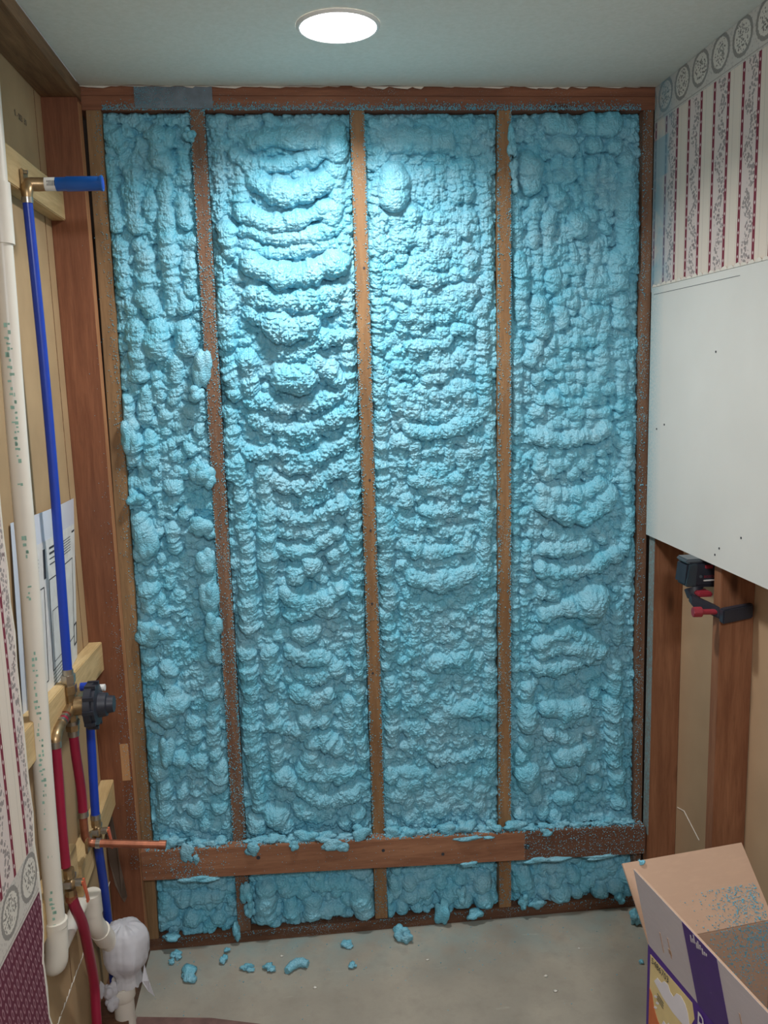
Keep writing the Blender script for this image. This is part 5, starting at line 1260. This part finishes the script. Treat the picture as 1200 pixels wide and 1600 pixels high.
# ------------------------------------------------------------------ laser level on its clamp
ll = thing('laser_level', 'black laser level with red button on a clamp under the white panel', 'laser level', (1.225, -0.33, 1.07))
lb = B()
cx, cy, cz = 1.232, -0.325, 1.166
lb.hexa([(cx - 0.046, cy - 0.036, cz - 0.030), (cx + 0.046, cy - 0.036, cz - 0.034), (cx + 0.046, cy + 0.036, cz - 0.034), (cx - 0.046, cy + 0.036, cz - 0.030),
         (cx - 0.040, cy - 0.034, cz + 0.034), (cx + 0.046, cy - 0.036, cz + 0.040), (cx + 0.046, cy + 0.036, cz + 0.040), (cx - 0.040, cy + 0.034, cz + 0.034)])
lb.build('housing', 'black', ll, 0.008, True)
B().hexa([(cx - 0.047, cy - 0.0385, cz - 0.027), (cx - 0.020, cy - 0.0385, cz - 0.027), (cx - 0.020, cy - 0.032, cz - 0.027), (cx - 0.047, cy - 0.032, cz - 0.027),
          (cx - 0.038, cy - 0.0385, cz + 0.030), (cx - 0.016, cy - 0.0385, cz + 0.032), (cx - 0.016, cy - 0.032, cz + 0.032), (cx - 0.038, cy - 0.032, cz + 0.030)]).build('window', 'lens', ll, 0.002)
B().box(cx - 0.043, cx + 0.030, cy - 0.03, cy + 0.03, cz + 0.030, cz + 0.042).build('top_cap', 'darkgrey', ll, 0.004)
B().box(cx + 0.004, cx + 0.024, cy - 0.039, cy - 0.034, cz + 0.018, cz + 0.027).build('button', 'red', ll, 0.001)
place_text('print', 'BOSCH', 0.0095, (cx + 0.000, cy - 0.0385, cz - 0.006), (1, 0, 0), (0, 0, 1), 'red', ll)
B().box(cx + 0.000, cx + 0.030, cy - 0.0388, cy - 0.036, cz - 0.0145, cz - 0.0115).build('stripe', 'label', ll)
B().tube([(cx - 0.008, cy - 0.0375, cz - 0.002), (cx - 0.008, cy - 0.0385, cz - 0.002)], 0.004, 12).build('emblem', 'darkgrey', ll)
cm = B().tube([(cx - 0.012, cy - 0.01, cz - 0.040), (cx - 0.012, cy - 0.02, cz - 0.060)], [0.024, 0.020], 16).build('pivot', 'black', ll, smooth=True)
B().box(cx - 0.022, cx + 0.014, cy - 0.062, cy - 0.02, cz - 0.050, cz - 0.038).build('release_button', 'red', ll, 0.003)
B().hexa([(cx - 0.040, cy - 0.06, cz - 0.072), (cx + 0.016, cy - 0.13, cz - 0.096), (cx + 0.016, cy - 0.10, cz - 0.096), (cx - 0.030, cy - 0.02, cz - 0.072),
          (cx - 0.040, cy - 0.06, cz - 0.046), (cx + 0.016, cy - 0.13, cz - 0.066), (cx + 0.016, cy - 0.10, cz - 0.066), (cx - 0.030, cy - 0.02, cz - 0.046)]).build('clamp_arm', 'black', ll, 0.003)
B().hexa([(cx + 0.002, -0.466, cz - 0.098), (cx + 0.082, -0.461, cz - 0.088), (cx + 0.082, -0.4435, cz - 0.088), (cx + 0.002, -0.4435, cz - 0.098),
          (cx + 0.002, -0.466, cz - 0.062), (cx + 0.082, -0.461, cz - 0.052), (cx + 0.082, -0.4435, cz - 0.052), (cx + 0.002, -0.4435, cz - 0.062)]).build('clamp_jaw', 'black', ll, 0.003)
B().cyl((cx - 0.058, -0.428, cz - 0.074), (cx - 0.036, -0.430, cz - 0.074), 0.0135, 8).build('knob', 'red', ll, 0.0015)
B().cyl((cx - 0.04, -0.430, cz - 0.074), (cx + 0.004, -0.430, cz - 0.076), 0.007, 10).build('screw', 'red', ll)

# ------------------------------------------------------------------ cardboard box
BH = 0.48
O = Vector((0.917, -0.800, 0))
d2 = Vector((0.327, 0.045, 0)).normalized()         # along the back edge, to the right
d1 = Vector((d2.y, -d2.x, 0))                        # along the left edge, towards the camera
up = Vector((0, 0, 1))
BW, BD, T = 0.305, 0.46, 0.004
bx = thing('cardboard_box', 'open purple and white cardboard box with tan inside and foam crumbs', 'box', tuple(O))


def slab(name, org, a, la, b, lb_, n_, th, mat, parent):
    p = [org, org + a * la, org + a * la + b * lb_, org + b * lb_]
    return B().hexa([*p, *[q + n_ * th for q in p]]).build(name, mat, parent)


def bpanel(name, org, a, la, b, lb_, out, matout):
    """cardboard panel: kraft core with a printed liner on the outside"""
    c = slab(name, org, a, la, b, lb_, -out, T, 'kraft', bx)
    if matout:
        slab('printed_face', org + out * 0.0005, a, la, b, lb_, -out, 0.0004, matout, c)
    return c


left = bpanel('side_wall', O, d1, BD, up, BH, -d2, 'purple')
bpanel('side_wall', O + d2 * BW, d1, BD, up, BH, d2, 'boxwhite')
bpanel('end_wall', O + d2 * 0.0045, d2, BW - 0.009, up, BH, -d1, 'boxwhite')
bpanel('end_wall', O + d1 * BD + d2 * 0.0045, d2, BW - 0.009, up, BH, d1, 'boxwhite')
slab('bottom', O + d2 * 0.005 + up * 0.002 + d1 * 0.005, d2, BW - 0.01, d1, BD - 0.01, up, T, 'kraft', bx)
# back flap leaning back, left flap nearly upright
fb = (up * 0.115 - d1 * 0.115).normalized()
bf = bpanel('flap', O + up * BH, d2, BW, fb, 0.165, (-d1 * 1 - up * 0.9).normalized(), 'boxwhite')
fl_ = (up * 0.136 - d2 * 0.030).normalized()
lo_ = (-d2 - up * 0.22).normalized()
lf = bpanel('flap', O + up * BH + d1 * 0.004, d1, BD - 0.008, fl_, 0.188, lo_, 'boxwhite')
slab('purple_stripe', O + up * BH + d1 * 0.181 + lo_ * 0.0012, d1, 0.107, fl_, 0.188, -lo_, 0.0005, 'purple', lf)
slab('flap', O + up * BH + d2 * BW, d1, BD, (d2 * 0.16 - up * 0.9).normalized(), 0.12, d2, T, 'kraft', bx)
slab('flap', O + up * BH + d1 * BD, d2, BW, (d1 * 0.3 - up * 0.9).normalized(), 0.16, d1, T, 'boxwhite', bx)
# print on the flap
lg_ = B()
for k in range(9):                                   # small unreadable script mark
    a0 = 0.203 + k * 0.006
    hgt = (0.016, 0.010, 0.020, 0.013, 0.018, 0.011, 0.014, 0.008, 0.006)[k]
    p0 = O + up * BH + d1 * a0 + fl_ * (0.160 + (k % 3) * 0.003) + lo_ * 0.0013
    lg_.prism([p0, p0 + d1 * 0.0035, p0 + d1 * 0.0055 + fl_ * hgt, p0 + d1 * 0.002 + fl_ * hgt], lo_ * 0.0004)
lg_.build('logo', 'boxwhite', lf)['kind'] = 'stuff'
for (a, b, l_) in ((0.071, 0.035, 0.048), (0.102, 0.045, 0.048), (0.332, 0.06, 0.05)):
    slab('torn_mark', O + up * BH + d1 * a + fl_ * b + lo_ * 0.0012, d1 * 0.96 + fl_ * -0.28, 0.003, fl_, l_, -lo_, 0.0006, 'kraft', lf)
slab('torn_mark', O + up * BH + d1 * 0.097 + fl_ * 0.052 + lo_ * 0.0012, d1, 0.011, fl_, 0.012, -lo_, 0.0006, 'kraft', lf)
# artwork on the side wall: pale yellow scene with clouds and an orange hill


def lpt(a, z, d=0.0012):
    return O + d1 * a + up * z - d2 * d


def art(name, pts, mat, d):
    return B().prism([lpt(a, z, d) for a, z in pts], d2 * 0.0004).build(name, mat, left)


art('picture', [(0.011, 0.464), (0.163, 0.468), (0.172, 0.440), (0.160, 0.415), (0.175, 0.37), (0.175, 0.18), (0.011, 0.18)], 'yellow', 0.0010)
art('hill', [(0.011, 0.385), (0.022, 0.378), (0.032, 0.350), (0.045, 0.335), (0.075, 0.315), (0.11, 0.30), (0.16, 0.27), (0.16, 0.18), (0.010, 0.18)], 'orangeprint', 0.0014)
art('cloud', [(0.028, 0.414), (0.040, 0.430), (0.055, 0.430), (0.066, 0.442), (0.080, 0.444), (0.088, 0.434), (0.100, 0.432), (0.110, 0.448), (0.125, 0.454), (0.140, 0.448), (0.150, 0.436), (0.158, 0.412), (0.140, 0.398), (0.10, 0.396), (0.06, 0.402)], 'cloud', 0.0014)
art('cloud', [(0.060, 0.335), (0.068, 0.352), (0.078, 0.350), (0.086, 0.362), (0.096, 0.352), (0.104, 0.336), (0.108, 0.31), (0.07, 0.31)], 'cloud', 0.0018)
for k, (a, z) in enumerate(((0.030, 0.352), (0.037, 0.368), (0.030, 0.378))):
    art('spark', [(a, z), (a + 0.010, z + 0.004), (a + 0.012, z + 0.010), (a + 0.002, z + 0.006)], 'cloud', 0.0018)
for k in range(3):
    art('text_line', [(0.042, 0.396 - k * 0.006), (0.066, 0.391 - k * 0.006), (0.066, 0.3895 - k * 0.006), (0.042, 0.3945 - k * 0.006)], 'ink', 0.002)
place_text('print', '5486703', 0.020, lpt(0.017, 0.449, 0.0022), d1, up, 'ink', left, 0.95)
place_text('print', 'Pull-Ups', 0.062, lpt(0.181, 0.425, 0.0022), d1, up, 'boxwhite', left, 0.72)
# foam crumbs and overspray inside the box
inside = []
for _ in range(5200):
    u, v = random.gauss(0.265, 0.055), random.random()
    if not 0.01 < u < BW - 0.01:
        continue
    if v < 0.45:
        w = BH - abs(random.gauss(0.06, 0.10)) + 0.06
        if w < BH:
            p = O + d2 * u + up * max(0.02, w) + d1 * 0.0045
        else:
            p = O + up * BH + d2 * u + fb * (w - BH) * 1.3 + (d1 + up * 0.9).normalized() * 0.0045
    else:
        p = O + d2 * (BW - 0.0045) + d1 * random.uniform(0.005, 0.25) + up * random.uniform(0.15, BH - 0.01)
    inside.append((p.x - O.x, p.y - O.y, p.z, random.uniform(0.0006, 0.0022)))
ob = flecks('overspray', inside, 'x')
for k in ('label', 'category'):
    del ob[k]
ob.parent = bx
lump('foam_chip', tuple(O + up * BH + d2 * 0.045 + fb * 0.160 + (d1 + up).normalized() * 0.006), (0.008, 0.006, 0.006), bx, 302, 0.4, 3)

# ------------------------------------------------------------------ crumbs of foam on the floor
GC = 'foam crumbs fallen on the concrete floor'
cr_list = [((-0.162, -0.125), (0.022, 0.030, 0.014), 'two-lobed blue foam crumb on the floor nearest the plastic bag', 1),
           ((-0.208, -0.036), (0.016, 0.014, 0.010), 'blue foam crumb on the floor against the left end of the sole plate', 1),
           ((-0.217, -0.066), (0.011, 0.009, 0.007), 'small blue foam crumb just in front of the left end of the sole plate', 0),
           ((-0.064, -0.082), (0.013, 0.013, 0.009), 'small blue foam crumb in front of the first stud', 0),
           ((-0.058, -0.040), (0.009, 0.010, 0.007), 'tiny blue foam crumb close to the foot of the first stud', 0),
           ((0.004, -0.122), (0.020, 0.012, 0.009), 'flat blue foam crumb with a dark end on the floor', 1),
           ((0.069, -0.131), (0.016, 0.014, 0.009), 'ragged small blue foam crumb left of the curved one', 1),
           ((0.296, -0.058), (0.020, 0.014, 0.010), 'oblong blue foam crumb at the foot of the second stud', 1),
           ((0.311, -0.156), (0.012, 0.013, 0.009), 'round blue foam crumb lying furthest out on the floor', 0),
           ((0.467, -0.053), (0.026, 0.022, 0.024), 'largest blue foam crumb on the floor right of the second stud', 1),
           ((1.186, -0.085), (0.020, 0.014, 0.026), 'blue foam crumb against the wall behind the cardboard box', 1),
           ((1.138, -0.254), (0.008, 0.007, 0.005), 'tiny pale blue foam crumb beside the cardboard box', 0)]
for k, ((x, y), r, lab, two) in enumerate(cr_list):
    root = lump('foam_crumb', (0, 0, 0), r, None, 400 + k, 0.4, 3)
    bmn = min(v.co.z for v in root.data.vertices)
    root.location = (x, y, -bmn)
    tag(root, lab, 'foam crumb', GC)
    if two:
        bmm = lump('lobe', (x + r[0] * 0.5, y - r[1] * 0.9, -bmn - r[2] * 0.2), (r[0] * 0.7, r[1] * 0.6, r[2] * 0.75), root, 430 + k, 0.4, 3)
# the curved one
cv = B().tube([(0.122, -0.158, 0.011), (0.138, -0.140, 0.013), (0.158, -0.130, 0.013), (0.182, -0.140, 0.011)], [0.010, 0.013, 0.013, 0.011], 10, True, 4)
co_ = cv.build('foam_crumb', 'foam', None, smooth=True)
for v in co_.data.vertices:
    v.co += Vector((1, 1, 0.6)) * 0.004 * mnoise.noise(v.co * 120)
tag(co_, 'curved sausage-shaped blue foam crumb on the floor', 'foam crumb', GC)
mz = min(v.co.z for v in co_.data.vertices)
co_.location.z = -mz
# gypsum chips
GP = 'white gypsum chips on the floor'
for k, (x, y, s, lab) in enumerate([(0.20, -0.225, 0.006, 'small white chip on the open floor left of the middle'), (0.105, -0.08, 0.005, 'small white chip near the wall right of the first stud'), (0.53, -0.155, 0.005, 'small white chip on the floor in front of the largest foam crumb'),
                                  (0.98, -0.17, 0.005, 'small white chip on the floor left of the tiny crumb by the box'), (0.85, -0.27, 0.006, 'small white chip on the open floor right of the middle'), (0.86, -0.33, 0.006, 'small white chip on the floor nearest the viewer')]):
    c = lump('gypsum_chip', (0, 0, 0), (s, s * 0.7, s * 0.4), None, 460 + k, 0.5, 2, 'chip')
    c.location = (x, y, -min(v.co.z for v in c.data.vertices))
    tag(c, lab, 'chip', GP)
# strip of old vinyl flooring at the near left edge
vy = B().prism([(-0.28, -0.272, 0.0), (-0.08, -0.303, 0.0), (0.06, -0.345, 0.0), (0.06, -0.60, 0.0), (-0.28, -0.60, 0.0)], (0, 0, 0.003)).build('vinyl_remnant', 'vinyl')
tag(vy, 'remnant of worn maroon vinyl on the concrete floor', 'flooring')
